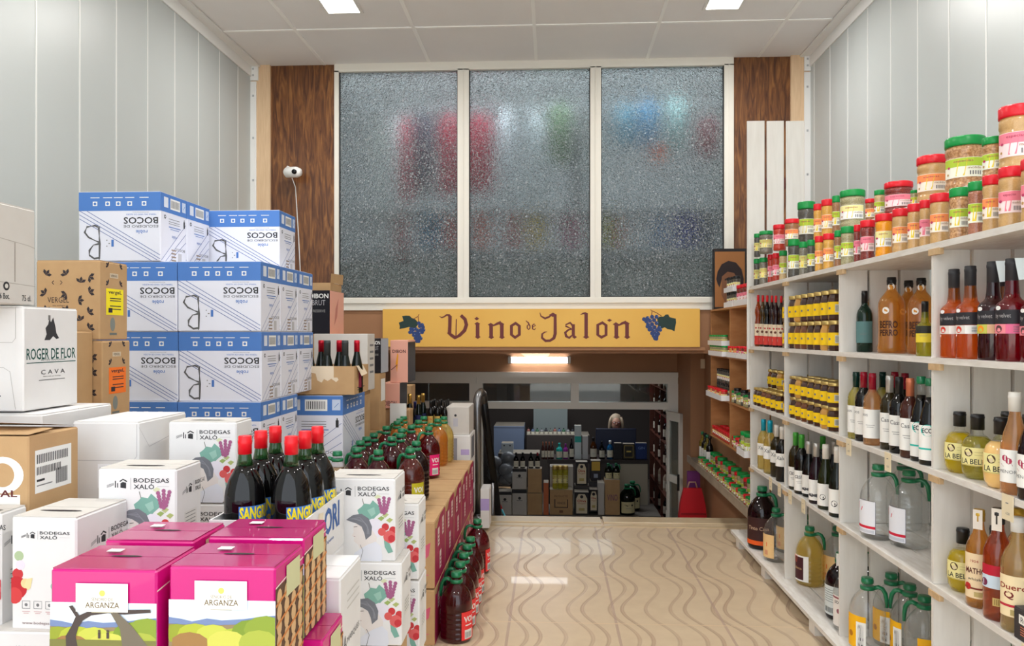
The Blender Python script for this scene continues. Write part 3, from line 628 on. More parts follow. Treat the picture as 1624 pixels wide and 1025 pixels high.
m = MB(); m.add([(0, D, FH), (W, D, FH), (W-.04, .06, FH+.022), (.02, .02, FH+.035)], [(0, 1, 2, 3)], CARD); m.build('flap', r)
plinth(fa.x-.36, fa.y, fa.x, fa.y+.21, fa.z-FH-.002, 'plain carton under the big O carton')
# white box with folded lid
TG = 2.32; ga = PT(223, 668, TG); gb = PT(115, 668, TG); GW = ga.x-gb.x
def gdraw(b, W, D, H):
    f, s, t = faces(b, W, D, H); g_ = C(196, 194, 196)
    f.line([(.02, .98), (.02, .62), (.08, .57), (.92, .57), (.97, .62), (.97, .98)], .0022, g_, 0); f.rect(.38, .26, 1, .53, C(244, 244, 248), 0)
    f.text('CV ROGER DE FLOR BN 6x C.TC', .41, .46, .86, .495, GREYINK, 1); f.text('5060193', .46, .395, .66, .435, INK, 1); f.text('12345', .74, .40, .94, .43, GREYINK, 1); f.text('LC', .44, .31, .50, .35, INK, 1)
    s.line([(0, .95), (.2, .70), (1, .82)], .002, g_, 0); s.poly([(.72, .1), (.76, .26), (.80, .2), (.84, .28), (.9, .1)], INK, 0); s.rect(.25, .18, .30, .36, C(200, 200, 204), 0)
r = inst('gbox', lambda: carton('white_box', GW, .30, .27, WCARD, gdraw), 'white box with a folded lid and a printed address label', (gb.x, gb.y, ga.z-.27))
plinth(gb.x, gb.y, ga.x, ga.y+.30, ga.z-.272, 'plain carton under the white folded lid box')
# Bodegas boxes
HAIR = C(116, 118, 126); SKIN = C(226, 218, 214); LG = C(122, 170, 156); LG2 = C(150, 192, 178); PUR = C(160, 90, 130); ROSE = C(196, 52, 58); SHIRT = C(220, 222, 232)
def logo(f, u, v, s_, w_=None):   # house emblem, bar and name; u, v = left bottom, s_ = height
    k = s_*f.H/f.W*1.0
    for i in range(3): f.line([(u-.9*k, v+.12*s_*i), (u-.1*k, v+.3*s_+.1*s_*i)], .0012, GREYINK, 0)
    f.rect(u, v, u+.12*k, v+.75*s_, INK, 0); f.rect(u+.25*k, v, u+.36*k, v+.5*s_, INK, 0); f.poly([(u+.62*k, v), (u+1.25*k, v-.08*s_), (u+1.25*k, v+.55*s_), (u+.9*k, v+.62*s_), (u+.62*k, v+.5*s_)], INK, 0)
    f.poly([(u+.5*k, v+.72*s_), (u+.9*k, v+.98*s_), (u+1.4*k, v+.72*s_), (u+1.3*k, v+.62*s_), (u+.9*k, v+.85*s_), (u+.6*k, v+.62*s_)], INK, 0)
    f.rect(u+1.75*k, v-.2*s_, u+1.79*k, v+1.1*s_, GREYINK, 0)
    f.text('BODEGAS', u+2.1*k, v+.58*s_, u+2.1*k+(w_ or 4.8*k), v+1.05*s_, INK, 1, bold=.01); f.text('XALÓ', u+2.1*k, v-.12*s_, u+2.1*k+.58*(w_ or 4.8*k), v+.5*s_, INK, 1, bold=.01)
    f.rect(u+2.1*k+.66*(w_ or 4.8*k), v+.15*s_, u+2.1*k+1.0*(w_ or 4.8*k), v+.2*s_, C(190, 190, 190), 0)
def xfront(f, lady=True):
    logo(f, .22, .80, .10, .45)
    f.line([(.53, .76), (.56, .66), (.60, .60)], .002, C(120, 120, 110), 0)
    f.poly([(.46, .62), (.50, .52), (.58, .50), (.66, .48), (.72, .54), (.80, .60), (.76, .68), (.68, .74), (.64, .69), (.56, .70), (.52, .66)], LG, 0); f.poly([(.60, .62), (.66, .54), (.72, .58), (.70, .66)], LG2, 1)
    rr = random.Random(3)
    for i in range(16): f.disc(.84+.09*math.sin(i*2.1)*(1-i/22), .71-.012*i+.06, .006, PUR, 1+i*.1, 7)
    for u, v, c_ in ((.80, .52, C(150, 172, 96)), (.86, .56, C(180, 190, 130)), (.78, .44, C(226, 226, 190)), (.92, .50, C(170, 180, 110)), (.75, .78, C(210, 214, 176))): f.poly([(u-.05, v), (u, v+.03), (u+.05, v+.01), (u, v-.03)], c_, 0)
    f.disc(.86, .42, .011, ROSE, 1); f.disc(.97, .38, .012, ROSE, 1); f.disc(.92, .30, .019, C(216, 96, 96), 1); f.disc(.95, .28, .011, C(196, 50, 58), 2); f.disc(.81, .36, .012, C(214, 90, 88), 1)
    f.poly([(.84, .26), (.92, .22), (.97, .12), (.90, .10), (.85, .18)], LG, 1); f.disc(.70, .40, .03, C(226, 222, 232), 0)
    if lady:
        f.poly([(.40, .42), (.405, .35), (.38, .31), (.41, .29), (.41, .24), (.47, .20), (.52, .12), (.46, .0), (.70, 0), (.74, .30), (.62, .44), (.50, .5)], SKIN, 0)
        f.poly([(.38, .0), (.42, .10), (.52, .16), (.60, .20), (.72, .24), (.80, .18), (.82, .04), (.80, 0)], SHIRT, 1)
        f.poly([(.30, .50), (.40, .56), (.52, .575), (.62, .52), (.67, .42), (.66, .32), (.58, .26), (.56, .34), (.52, .42), (.44, .46), (.36, .48)], HAIR, 1)
        for j in range(4): f.line([(.34+.03*j, .51), (.50+.02*j, .53-.02*j), (.60+.008*j, .44-.02*j), (.60+.01*j, .33)], .0014, C(140, 142, 150), 2)
        f.line([(.41, .415), (.46, .42)], .0016, INK, 2); f.line([(.41, .30), (.43, .30)], .0014, C(150, 90, 90), 2); f.line([(.50, .2), (.54, .13), (.50, 0)], .0016, GREYINK, 2)
def xdraw(lady=True, web=False):
    def d(b, W, D, H):
        f, s, t = faces(b, W, D, H)
        if web:
            logo(f, .24, .82, .058, .46)
            for u, v, r_, c_ in ((.10, .50, .014, ROSE), (.08, .38, .028, C(190, 34, 44)), (.05, .31, .02, C(206, 60, 62)), (.12, .66, .012, C(170, 190, 150)), (.22, .42, .012, C(226, 204, 150)), (.66, .40, .009, LG2), (.70, .36, .009, LG2), (.14, .58, .012, C(224, 216, 230))): f.disc(u, v, r_, c_, 0)
            f.poly([(.20, .40), (.24, .46), (.33, .47), (.30, .38), (.26, .36)], C(230, 214, 160), 1)
            for i in range(4):
                u = .17+.18*i; f.line([(u, .20), (u, .265), (u+.12, .265), (u+.12, .20), (u, .20)], .0012, GREYINK, 0); f.disc(u+.06, .232, .004, GREYINK, 0); f.rect(u, .17, u+.12, .175, C(200, 150, 150), 0); f.rect(u+.02, .155, u+.10, .16, C(200, 150, 150), 0)
            f.text('www.bodegasxalo.com', .17, .055, .86, .085, C(120, 90, 90), 1)
        else: xfront(f, lady)
        logo(s, .38, .70, .10, .40)
        s.rect(.3, .3, .8, .5, C(222, 220, 216), 0)
        for v in (.47, .43, .39, .35): s.rect(.34, v, .74, v+.008, GREYINK, 1)
    return d
GX = 'white illustrated wine boxes'
def xal(px0, px1, py, t, H, D, label, key=None, web=False, W=None, tilt=0, lady=True):
    a, b = PT(px0, py, t), PT(px1, py, t); y = min(a.y, b.y); W = W or b.x-a.x
    return inst(key or 'x%d%d' % (px0, py), lambda: carton('illustrated_wine_box', W, D, H, WCARD, xdraw(lady, web), slot=(.5, .3, .055, .007), gm=WCARD2), label, (b.x-W, y, b.z-H), tilt, 1)
I = xal(267, 377, 668, 2.37, .25, .125, 'illustrated white wine box with woman and leaf, behind the left sangria bottles')
xal(267, 377, 797.5, 2.37, .25, .125, 'illustrated white wine box directly under the one behind the sangria bottles')
plinth(I.location.x, I.location.y, I.location.x+.21, I.location.y+.12, I.location.z-.256, 'plain carton under the two stacked illustrated boxes')
J = xal(155, 283, 742, 2.06, .25, .145, 'illustrated white wine box in front of the folded lid box')
plinth(J.location.x, J.location.y, J.location.x+.21, J.location.y+.14, J.location.z-.002, 'plain carton under the illustrated box by the folded lid box')
Lb = xal(18, 127, 818, 1.86, .278, .21, 'tilted narrow white wine box with web address, nearest the camera', web=True, tilt=R(-2))
xal(8, 92, 1000, 1.84, .278, .21, 'white wine box under the narrow web address box', web=True, W=.166)
plinth(Lb.location.x-.02, Lb.location.y, Lb.location.x+.16, Lb.location.y+.2, Lb.location.z-.281, 'plain carton under the narrow web address box')
xal(-85, 5, 812, 1.885, .28, .093, 'white wine box at the edge of view beside the narrow one', lady=False)
plinth(Lb.location.x-.18, 1.86, Lb.location.x-.06, 1.94, 1.60-.436-.285, 'plain carton under the edge white wine box')
RB = xal(516, 628, 757, 2.32, .252, .15, 'illustrated white wine box with woman, below the green capped jugs')
xal(526, 638, 890, 2.31, .252, .15, 'illustrated white wine box under the one below the jugs')
plinth(RB.location.x, RB.location.y, RB.location.x+.22, RB.location.y+.15, RB.location.z-.258, 'plain carton under the two illustrated boxes by the jugs')
def side_box(px, py, t, label, key='sb'):
    b = PT(px, py, t); return inst(key, lambda: carton('illustrated_wine_box', .20, .14, .25, WCARD, xdraw(False), slot=(.5, .3, .055, .007), gm=WCARD2), label, (b.x-.20, b.y, b.z-.252))
sb = side_box(664, 797, 2.5, 'upper white wine box wedged between illustrated and magenta boxes')
side_box(665, 920, 2.5, 'lower white wine box wedged between illustrated and magenta boxes')
plinth(sb.location.x+.01, sb.location.y, sb.location.x+.19, sb.location.y+.13, sb.location.z-.254, 'plain carton under the wedged white wine boxes')
# magenta boxes
MAG = mat('magenta_gloss_card', (206, 14, 124), .28, coat=.4); MAGT = mat('magenta_box_top', (178, 34, 106), .25, coat=.4)
def magd(trunk):
    def d(b, W, D, H):
        f, s, t = faces(b, W, D, H)
        def land(f):
            f.rect(0, 0, 1, .56, C(226, 238, 252), 0); f.poly([(0, .36), (0, .56), (.3, .56), (.6, .40), (.3, .34)], C(244, 248, 254), 1)
            f.poly([(0, .34), (.12, .32), (.22, .29), (.36, .33), (.5, .31), (.7, .33), (.85, .36), (1, .38), (1, .2), (0, .2)], C(120, 138, 180), 2); f.poly([(0, .26), (.3, .24), (.6, .26), (1, .25), (1, 0), (0, 0)], C(150, 130, 96), 3)
            for u, v, r_, c_ in ((.08, .14, .03, (150, 160, 50)), (.25, .13, .035, (178, 186, 60)), (.42, .12, .035, (196, 200, 80)), (.62, .10, .03, (170, 184, 60)), (.78, .17, .04, (126, 150, 50)), (.92, .2, .045, (140, 160, 56)), (.55, .03, .04, (206, 204, 90)), (.2, .0, .04, (160, 120, 70)), (.85, .04, .04, (170, 180, 70))): f.disc(u, v, r_, C(*c_), 4, 12)
        g_ = f; base_p = f.p; f.p = lambda u, v, l: base_p(u, .40+.62*v if v > .001 else 0, l)
        land(f)
        if trunk == 1:
            K = C(78, 66, 62)
            f.rect(0, 0, 1, .1, C(126, 124, 66), 5.5)
            f.line([(.22, 0), (.20, .14), (.24, .26), (.28, .36), (.38, .43), (.55, .46), (.70, .45), (.95, .47)], [.02, .02, .014, .018, .014, .012, .014, .01], K, 6)
            f.line([(.60, .45), (.72, .26), (.84, .0)], [.012, .026, .04], C(118, 108, 92), 6); f.line([(.28, .36), (.2, .52)], .008, K, 6)
            for u in (.47, .55): f.rect(u-.012, .12, u+.012, .20, K, 7); f.disc(u, .215, .003, K, 7, 8)
        f.p = lambda u, v, l: base_p(u, v+.10, l)
        f.rect(.25, .58, .74, .80, C(252, 250, 244), 8); f.text('ARGANZA', .34, .61, .66, .655, C(120, 100, 66), 9, bold=.01); f.text('SENORIO DE', .40, .665, .60, .69, C(150, 132, 96), 9); f.disc(.5, .725, .006, C(232, 220, 110), 9); f.rect(.40, .575, .60, .58, C(190, 180, 150), 9)
        s.line([(0, .84), (1, .90)], .003, C(240, 226, 214), 1)
        if trunk != 1:
            s.rect(0, 0, 1, .84, C(96, 70, 54), 0)
            for i in range(4):
                for j in range(7): s.disc(.12+.25*i, .06+.115*j, .014, C(214, 176, 130), 1+.1*j, 10, 1.2)
            for k in range(5): s.line([(0, .06+.16*k), (1, .18+.16*k)], .006, C(206, 130, 70), 2)
            s.rect(.35, .70, .85, .95, C(206, 204, 160), 3)
    return d
def magenta(px0, px1, py, t, label, trunk, slot=(.5, .5, .033, .0055), D=.165, H=.255):
    a, b = PT(px0, py, t), PT(px1, py, t)
    r = inst('mg%d' % px0, lambda: carton('magenta_wine_box', b.x-a.x, D, H, MAG, magd(trunk), slot=slot, gm=MAGT), label, (a.x, min(a.y, b.y), b.z-H), 0)
    m = MB(); W = b.x-a.x; m.box(W*.24, D*.62, H+.0026, W*.38, D*.74, H+.003, WHITE); m.build('price_sticker', r); return r
O1 = magenta(80, 253, 900, 1.50, 'magenta wine box picturing a bare vine trunk, nearest the camera', 1)
O2 = magenta(268, 440, 896, 1.50, 'magenta wine box picturing green vineyard hills, nearest the camera', 2)
O3 = magenta(330, 485, 850, 1.70, 'magenta wine box behind the green vineyard one, before the sangria bottles', 3, H=.222)
O4 = magenta(166, 310, 855, 1.70, 'magenta wine box behind the bare vine trunk one', 4, H=.222)
O5 = magenta(400, 513, 1012, 1.70, 'low magenta wine box in the layer below, beside the white box', 5)
plinth(O1.location.x, O1.location.y, O2.location.x+.205, O2.location.y+.17, O1.location.z-.002, 'plain carton under the two nearest magenta boxes')
plinth(O4.location.x, O4.location.y+.001, O5.location.x-.01, O4.location.y+.16, O4.location.z-.002, 'plain carton under the two rear magenta boxes')
plinth(O5.location.x, O5.location.y+.001, O5.location.x+.155, O5.location.y+.16, O5.location.z-.002, 'plain carton under the low magenta box')
# sangria crate
SX0 = -.864; SX1 = -.620; sy = 1.90; SZ = 1.60-.62
t = thing('sangria_crate', 'white open box with blue lettering holding the red capped sangria bottles', 'box', (SX0, sy, SZ)); W, D, H = SX1-SX0, .36, .15; D = .37
m = MB(); m.box(0, 0, -.004, W, D, 0, WCARD)
for q in ((0, 0, W, .005), (0, D-.005, W, D), (0, .005, .005, D-.005), (W-.005, .005, W, D-.005)): m.box(q[0], q[1], 0, q[2], q[3], H, WCARD)
s_ = Flat(m, (W, 0, 0), (0, 1, 0), (0, 0, 1), D, H); NB = C(58, 96, 160)
s_.text('P', .06, .42, .20, .92, NB, 1, bold=.03); s_.text('ORI', .46, .42, .86, .92, NB, 1, bold=.03); s_.poly([(.26, .4), (.32, .94), (.44, .9), (.40, .4)], C(226, 214, 190), 1); s_.text('Producto de Espana', .06, .24, .70, .33, NB, 1)
m.build('box_walls', t); CR = (SX0, sy, SZ, W, D)
plinth(SX0, sy, SX1, sy+D, SZ-.005, 'plain white carton under the sangria box', m=WCARD)
# white box right of the magenta ones
qa = PT(540, 917, 1.885)
def wdraw(b, W, D, H):
    f, s, t = faces(b, W, D, H); s.text('A', .12, .36, .28, .48, GREYINK, 1); s.text('MARQUES', .3, .38, .9, .44, GREYINK, 1)
    for k in range(3): s.rect(.3, .8-.06*k, .9, .815-.06*k, C(200, 198, 194), 1)
inst('wq', lambda: carton('white_box', .10, .20, .30, WCARD, wdraw), 'plain white box standing right of the magenta boxes', (qa.x-.10, qa.y, qa.z-.30))
plinth(qa.x-.10, qa.y, qa.x, qa.y+.20, qa.z-.302, 'plain white carton under the white box by the magenta ones', m=WCARD)
# kraft / magenta carton block carrying the jugs
KM = C(168, 34, 84, .5)
def kdraw(b, W, D, H):
    f, s, t = faces(b, W, D, H); s.poly([(0.02, 0), (.06, .9), (.2, .86), (.5, 1), (1, 1), (1, 0)], KM, 0)
    for u, v in ((.28, .55), (.70, .62), (.45, .15)): s.rect(u, v, u+.16, v+.28, C(226, 206, 200), 1); [s.rect(u+.03, v+.04+.06*i, u+.13, v+.06+.06*i, KM, 2) for i in range(3)]
    f.poly([(.66, .42), (.78, .62), (.93, .70), (.90, .50), (.72, .34)], C(206, 90, 120), 0); f.rect(.74, .2, .9, .215, C(206, 110, 130), 0)
TX = -.60; TY = 3.92; TZ = 1.60-.96
KB = []
for li, (zb, hh, nm) in enumerate(((0, .29, 'lower'), (.292, TZ-.2945, 'upper'))):
    for k in range(5):
        for c_ in range(2):
            if li == 0 and c_: continue
            lab = 'kraft carton with magenta side, %s layer, %s from the front%s' % (nm, ORD[k], ', left column' if c_ else (', right column' if li else ''))
            inst('km%d' % li, lambda: carton('magenta_sided_carton', .30, .385, hh-.003, CARD, kdraw), lab, (TX-.30*(c_+1)-.003*c_, TY+.39*k, zb), 0, 1)
plinth(TX-.604, TY, TX-.304, TY+.39*5, .29, 'long plain carton under the left column of jug cartons')
# ================================================================ white shelving on the right
WW = mat('white_painted_wood', (232, 229, 223), .5, c2=(222, 218, 211), noise=.25, nscale=6, stretch=(6, 6, .8), bump=.08, bscale=90)
WWH = mat('white_painted_wood_boards', (232, 229, 224), .5, c2=(214, 208, 200), noise=.2, nscale=10, stretch=(5, 1, 5), bump=.15, bscale=90)
TAN = mat('bare_wood_end', (206, 176, 136), .6, c2=(190, 158, 116), noise=.2, nscale=40)
FX = 1.42; BXX = 1.86; LV = [1.94, 1.512, 1.095, .665, .10]; PO = [5.60, 4.79, 3.89, 2.955, 2.02]
t = thing('shelving_unit', 'long white slatted wooden shelving unit along the right wall', 'shelf', (FX, 3.8, 0)); O = Vector((FX, 3.8, 0))
def shp(m, nm, label=None):
    o = m.build(nm, t, label=label); o.location = -O; return o
for li, z in enumerate(LV):
    m = MB(); x0 = FX-(.05 if li == 4 else 0); ye = PO[0]+(.38 if li == 4 else .0)
    if li == 0: m.box(x0, PO[4]-.05, z-.024, BXX, ye+.01, z, WWH)
    else:
        n = 3; wd = (BXX-x0)/n
        for k in range(n): m.box(x0+wd*k, PO[4]-.05, z-.022, x0+wd*(k+1)-.012, ye, z-(.0 if k == 0 else .002), WWH)
    shp(m, 'shelf_board')
    if li < 4:
        zb = LV[li+1]
        for pi, y in enumerate(PO):
            for k in range(3):
                m = MB(); wd = .147; m.box(FX+.006+wd*k, y, zb+.0005, FX+.006+wd*k+wd-.014, y+.016, z-.0245, WW); shp(m, 'divider_slat')
            m = MB(); m.box(FX-.004, y-.06, z-.046, FX+.014, y+.02, z-.0225, TAN); shp(m, 'corner_block', 'bare wood corner block')
        for pi in range(4):
            m = MB()
            for k in range(6):
                y0 = PO[pi+1]+.02+k*.148; 
                if y0+.13 < PO[pi]: m.box(BXX-.004, y0, zb+.0005, BXX+.01, y0+.132, z-.0245, WW)
            shp(m, 'back_panel')
for y in (2.3, 3.2, 4.15, 5.1, 5.8):
    m = MB(); m.box(FX-.03, y, 0, FX+.03, y+.09, .0775, WW); shp(m, 'foot'); m = MB(); m.box(BXX-.08, y, 0, BXX-.02, y+.09, .0775, WW); shp(m, 'foot')
# riser under the rear rank of jars
t2 = thing('display_riser', 'low white riser under the rear rank of lidded jars', 'riser', (1.565, 2.1, 1.94)); RZ = .222
MB().box(0, 0, RZ-.014, .27, 3.02, RZ, WW).build('riser_top', t2)
for y in (.02, 1.1, 2.0, 2.98): MB().box(.01, y, 0, .26, y+.02, RZ-.0145, WW).build('riser_leg', t2)
# tall slatted panel at the far end
t = thing('slatted_panel', 'tall white panel of three upright slats standing behind the jars', 'panel', (1.42, 5.63, 1.2))
for a, b in ((1185, 1212.5), (1216.5, 1243), (1247, 1275)):
    A_, B_ = PY(a, 192, 5.64), PY(b, 192, 5.64); MB().box(A_.x-1.42, .01, 0, B_.x-1.42, .022, A_.z-1.2, WW).build('slat', t)
A_ = PY(1187, 192, 5.66); B_ = PY(1272, 192, 5.66)
for z in (.9, 1.45): MB().box(A_.x-1.42, .0225, z, B_.x-1.42, .04, z+.08, mat('dark_crosspiece', (96, 44, 36), .6)).build('crosspiece', t)
# ---------------------------------------------------------------- bottle and jar builders
def liq(name, c, k=None):     # filled clear bottle: tinted see-through body with a little scatter and a glossy skin
    if 'liquid_'+name in MATS: return MATS['liquid_'+name]
    m = mat('liquid_'+name, c, .25, coat=1); nt = m.node_tree; N = nt.nodes; L = nt.links; p = N['Principled BSDF']; o = N['Material Output']; cl = rgb(*c)
    k = k if k is not None else (.05 if min(c) > 235 else .34)
    tr = N.new('ShaderNodeBsdfTransparent'); tr.inputs[0].default_value = tuple(v**.5 for v in cl[:3])+(1,)
    ts = N.new('ShaderNodeBsdfTranslucent'); ts.inputs[0].default_value = cl; g = N.new('ShaderNodeBsdfGlossy'); g.inputs['Roughness'].default_value = .05
    lw = N.new('ShaderNodeLayerWeight'); lw.inputs[0].default_value = .5
    m0 = N.new('ShaderNodeMixShader'); m0.inputs[0].default_value = .5; m1 = N.new('ShaderNodeMixShader'); m1.inputs[0].default_value = k; m2 = N.new('ShaderNodeMixShader')
    L.new(p.outputs[0], m0.inputs[1]); L.new(ts.outputs[0], m0.inputs[2]); L.new(tr.outputs[0], m1.inputs[1]); L.new(m0.outputs[0], m1.inputs[2]); L.new(nmath(nt, 'ADD', nmath(nt, 'MULTIPLY', nmath(nt, 'POWER', lw.outputs['Facing'], 3.0), .8), .04), m2.inputs[0]); L.new(m1.outputs[0], m2.inputs[1]); L.new(g.outputs[0], m2.inputs[2]); L.new(m2.outputs[0], o.inputs[0])
    return m
def gl(name, c): return mat('glass_'+name, tuple(int(v*.72) for v in c), .05, spec=.5)
DKR = gl('dark_red', (34, 10, 14)); DKG = gl('dark_green', (20, 30, 20)); BLKG = gl('black', (12, 10, 12))
CLR = liq('clear', (252, 254, 254)); ORG = liq('orange', (255, 132, 40)); AMB = liq('amber', (244, 176, 76)); YEL = liq('yellow', (255, 232, 30)); GOLD = liq('golden', (246, 222, 130)); ROS = liq('rose', (252, 196, 136)); RED = liq('red', (176, 12, 40)); OLV = liq('olive', (216, 208, 84)); REDW = liq('red_wine', (120, 8, 30)); BRW = liq('brown_red', (150, 60, 50)); GRG = liq('bottle_green', (60, 110, 60))
PLBL = C(246, 245, 240, .5)
SH = {
 'wine': [(0, 0), (.9, 0), (1, .015), (1, .57), (.97, .62), (.84, .68), (.56, .735), (.40, .775), (.36, .82), (.34, .95)],
 'burg': [(0, 0), (.9, 0), (1, .015), (1, .42), (.95, .50), (.78, .60), (.52, .70), (.40, .78), (.36, .85), (.34, .95)],
 'sang': [(0, 0), (.88, 0), (1, .02), (1, .50), (.985, .56), (.92, .62), (.78, .68), (.58, .735), (.42, .78), (.34, .83), (.30, .88), (.29, .95)],
 'jug': [(0, 0), (.80, 0), (.95, .015), (1, .05), (1, .08), (.965, .095), (1, .11), (1, .15), (.965, .165), (1, .18), (1, .22), (.965, .235), (1, .25), (1, .29), (.965, .305), (1, .32), (1, .36), (.965, .375), (1, .39), (1, .43), (.965, .445), (1, .46), (1, .53), (.97, .60), (.88, .67), (.72, .74), (.52, .795), (.37, .83), (.31, .86), (.29, .93)],
 'bella': [(0, 0), (.55, 0), (.74, .02), (.92, .10), (1, .25), (1, .36), (.95, .50), (.80, .60), (.55, .66), (.36, .69), (.32, .72), (.31, .90)],
 'big': [(0, 0), (.92, 0), (1, .03), (1, .09), (.95, .13), (.95, .60), (.93, .66), (.80, .72), (.56, .775), (.36, .82), (.30, .86), (.29, .95)],
 'velvet': [(0, 0), (.95, 0), (1, .02), (1, .50), (.97, .55), (.82, .58), (.60, .605), (.50, .63), (.44, .70), (.36, .90), (.35, .97)],
 'whisky': [(0, 0), (.92, 0), (1, .02), (1, .56), (.96, .62), (.74, .70), (.52, .75), (.40, .80), (.35, .88), (.34, .95)],
 'syrup': [(0, 0), (.92, 0), (1, .02), (1, .45), (.84, .50), (.74, .55), (.80, .60), (1.0, .66), (.96, .71), (.70, .77), (.42, .83), (.34, .88), (.32, .95)],
 'cava': [(0, 0), (.9, 0), (1, .02), (1, .38), (.94, .48), (.76, .60), (.52, .72), (.42, .80), (.38, .88), (.37, .96)],
}
def bottle(kind, H, Rr, body, cap, caph=.14, capr=None, label=None, name='wine_bottle', cat='bottle', neck=None, seg=28, extras=None):
    r = proto(name, cat); m = MB(); pr = [(a*Rr, z*H) for a, z in SH[kind]]
    if neck: 
        k = next(i for i, (a, z) in enumerate(SH[kind]) if z > neck[1]); m.lathe(pr[:k+1], body, seg); m.lathe([(1e-4, pr[k][1]+.0004)]+[(a, z+.0004) for a, z in pr[k:]], neck[0], seg)
    else: m.lathe(pr, body, seg)
    m.build('body', r)
    cr = (capr or SH[kind][-1][0]*1.12)*Rr; z0 = H*(1-caph); m = MB(); m.lathe([(cr*1.02, z0), (cr*1.02, H*.935), (cr*1.06, H*.94), (cr*1.06, H*.965), (cr, H*.97), (cr, H*.995), (cr*.9, H), (0, H)], cap, 20); m.build('cap', r)
    if label: m = MB(); label(m, H, Rr); m.build('label', r)
    if extras: extras(r, H, Rr)
    return r
def lbl(v0, v1, draw, arc=150, k=1.0): 
    def f(m, H, Rr): draw(Cyl(m, Rr*k+.0008, v0*H, (v1-v0)*H, arc))
    return f
def plain(c=PLBL, txt=None, ink=INK, band=None, pic=None, tv=(.62, .8), lines=True, tu=(.2, .8)):
    def d(c_):
        c_.rect(0, 0, 1, 1, c)
        if band: 
            for (v0, v1, bc) in band: c_.rect(0, v0, 1, v1, bc, 1)
        if txt: c_.text(txt, tu[0], tv[0], tu[1], tv[1], ink, 2, bold=.01)
        if lines: c_.rect(.3, .45, .7, .465, GREYINK, 1); c_.rect(.35, .38, .65, .395, GREYINK, 1)
        if pic: pic(c_)
    return d
def jug(H, Rr, body, label=None, hdir=-20, name='handled_jug', tagc=None, cap=GREENP):
    def ex(r, H, Rr):
        m = MB(); m.lathe([(.31*Rr, .835*H), (.40*Rr, .84*H), (.41*Rr, .885*H), (.31*Rr, .89*H)], cap, 20)
        a = R(hdir); pts = [(.34, .865), (.60, .885), (.80, .868), (.95, .81), (1.01, .73), (1.03, .62)]
        m.tube([(q*Rr*math.cos(a), q*Rr*math.sin(a), z*H) for q, z in pts], [.010, .010, .010, .010, .009, .007], cap, 8, 1.3); m.build('handle', r)
        if tagc: m = MB(); m.box(-.018, -.42*Rr, .78*H, .018, -.42*Rr+.001, 1.0*H, PLBL); m.build('neck_tag', r)
    b = bottle('jug', H, Rr, body, cap, .075, .33, label, name, 'jug', extras=ex); return b
def jar(H, Rr, fill, lid, label, name='spice_jar', cat='jar', key=None, gran=None):
    r = proto(name, cat); m = MB(); h = H*.86
    m.lathe([(0, 0), (.88*Rr, 0), (.97*Rr, .025*H), (.97*Rr, .16*H), (.92*Rr, .19*H), (.92*Rr, .22*H), (.95*Rr, .25*H), (.95*Rr, .60*H), (.92*Rr, .63*H), (.92*Rr, .66*H), (.97*Rr, .69*H), (.97*Rr, .78*H), (.86*Rr, h)], fill, 24); m.build('body', r)
    m = MB(); m.lathe([(.99*Rr, h-.03*H), (1.0*Rr, h), (1.0*Rr, H*.975), (.95*Rr, H), (0, H)], lid, 24); m.build('lid', r)
    if label: m = MB(); label(Cyl(m, .95*Rr+.0008, .25*H, .35*H, 130)); m.build('label', r)
    return r
def yaw_to(x, y, bias=12): return math.atan2(-x, y)-R(bias)
def onlev(px, X, Z): d = ray(px); t_ = X/d[0]; return Vector((X, d[1]*t_, Z)), t_
def place(key, fn, label, px, ytop, X, Z, H0, bias=12, group=None):   # fn builds at nominal height H0; the piece is scaled to the height the photo shows
    p, t_ = onlev(px, X, Z); H = EYE-(ytop-HY)/F*t_-Z; s = H/H0
    return inst(key, fn, label, p, yaw_to(p.x, p.y, bias), s, group)
def jplace(key, fn, label, px, ytop, Z, H, bias=12, sc=1, group=None):   # a piece of known height: distance follows from its top
    t_ = (EYE-Z-H)*F/(ytop-HY); p = PT(px, ytop, t_); return inst(key, fn, label, (p.x, p.y, Z), yaw_to(p.x, p.y, bias), sc, group)
# ---------------------------------------------------------------- jars on the top shelf
def gran(n, a, b, sc=260): return mat('fill_'+n, a, .35, coat=.6, c2=b, noise=.12, nscale=sc)
FILL = {'dark': gran('dark', (60, 56, 52), (92, 88, 78)), 'grey': gran('grey', (96, 92, 82), (140, 134, 118)), 'red': gran('red', (176, 44, 28), (196, 62, 38)), 'beige': gran('beige', (190, 160, 110), (214, 186, 138)),
        'ochre': gran('ochre', (206, 150, 56), (220, 168, 78)), 'brown': gran('brown', (136, 92, 60), (170, 120, 80)), 'olive': gran('olive', (140, 132, 94), (180, 172, 134)), 'maroon': gran('maroon', (96, 26, 22), (150, 60, 50)),
        'orange': gran('orange', (232, 146, 10), (240, 164, 30)), 'tan': gran('tan', (194, 152, 96), (202, 162, 106)), 'seed': gran('seed', (160, 110, 66), (206, 160, 112), 120), 'brick': gran('brick', (150, 92, 70), (180, 120, 92))}
LMG = C(178, 206, 60); PNK = C(240, 130, 150); ORL = C(250, 150, 90); CRM = C(240, 232, 160); YL2 = C(240, 214, 60)
LAB = {'cream': (C(236, 230, 170), C(206, 200, 120)), 'pink': (C(250, 226, 226), PNK), 'lime': (C(244, 246, 230), LMG), 'orange': (C(252, 240, 226), ORL), 'white': (C(246, 246, 244), CRM)}
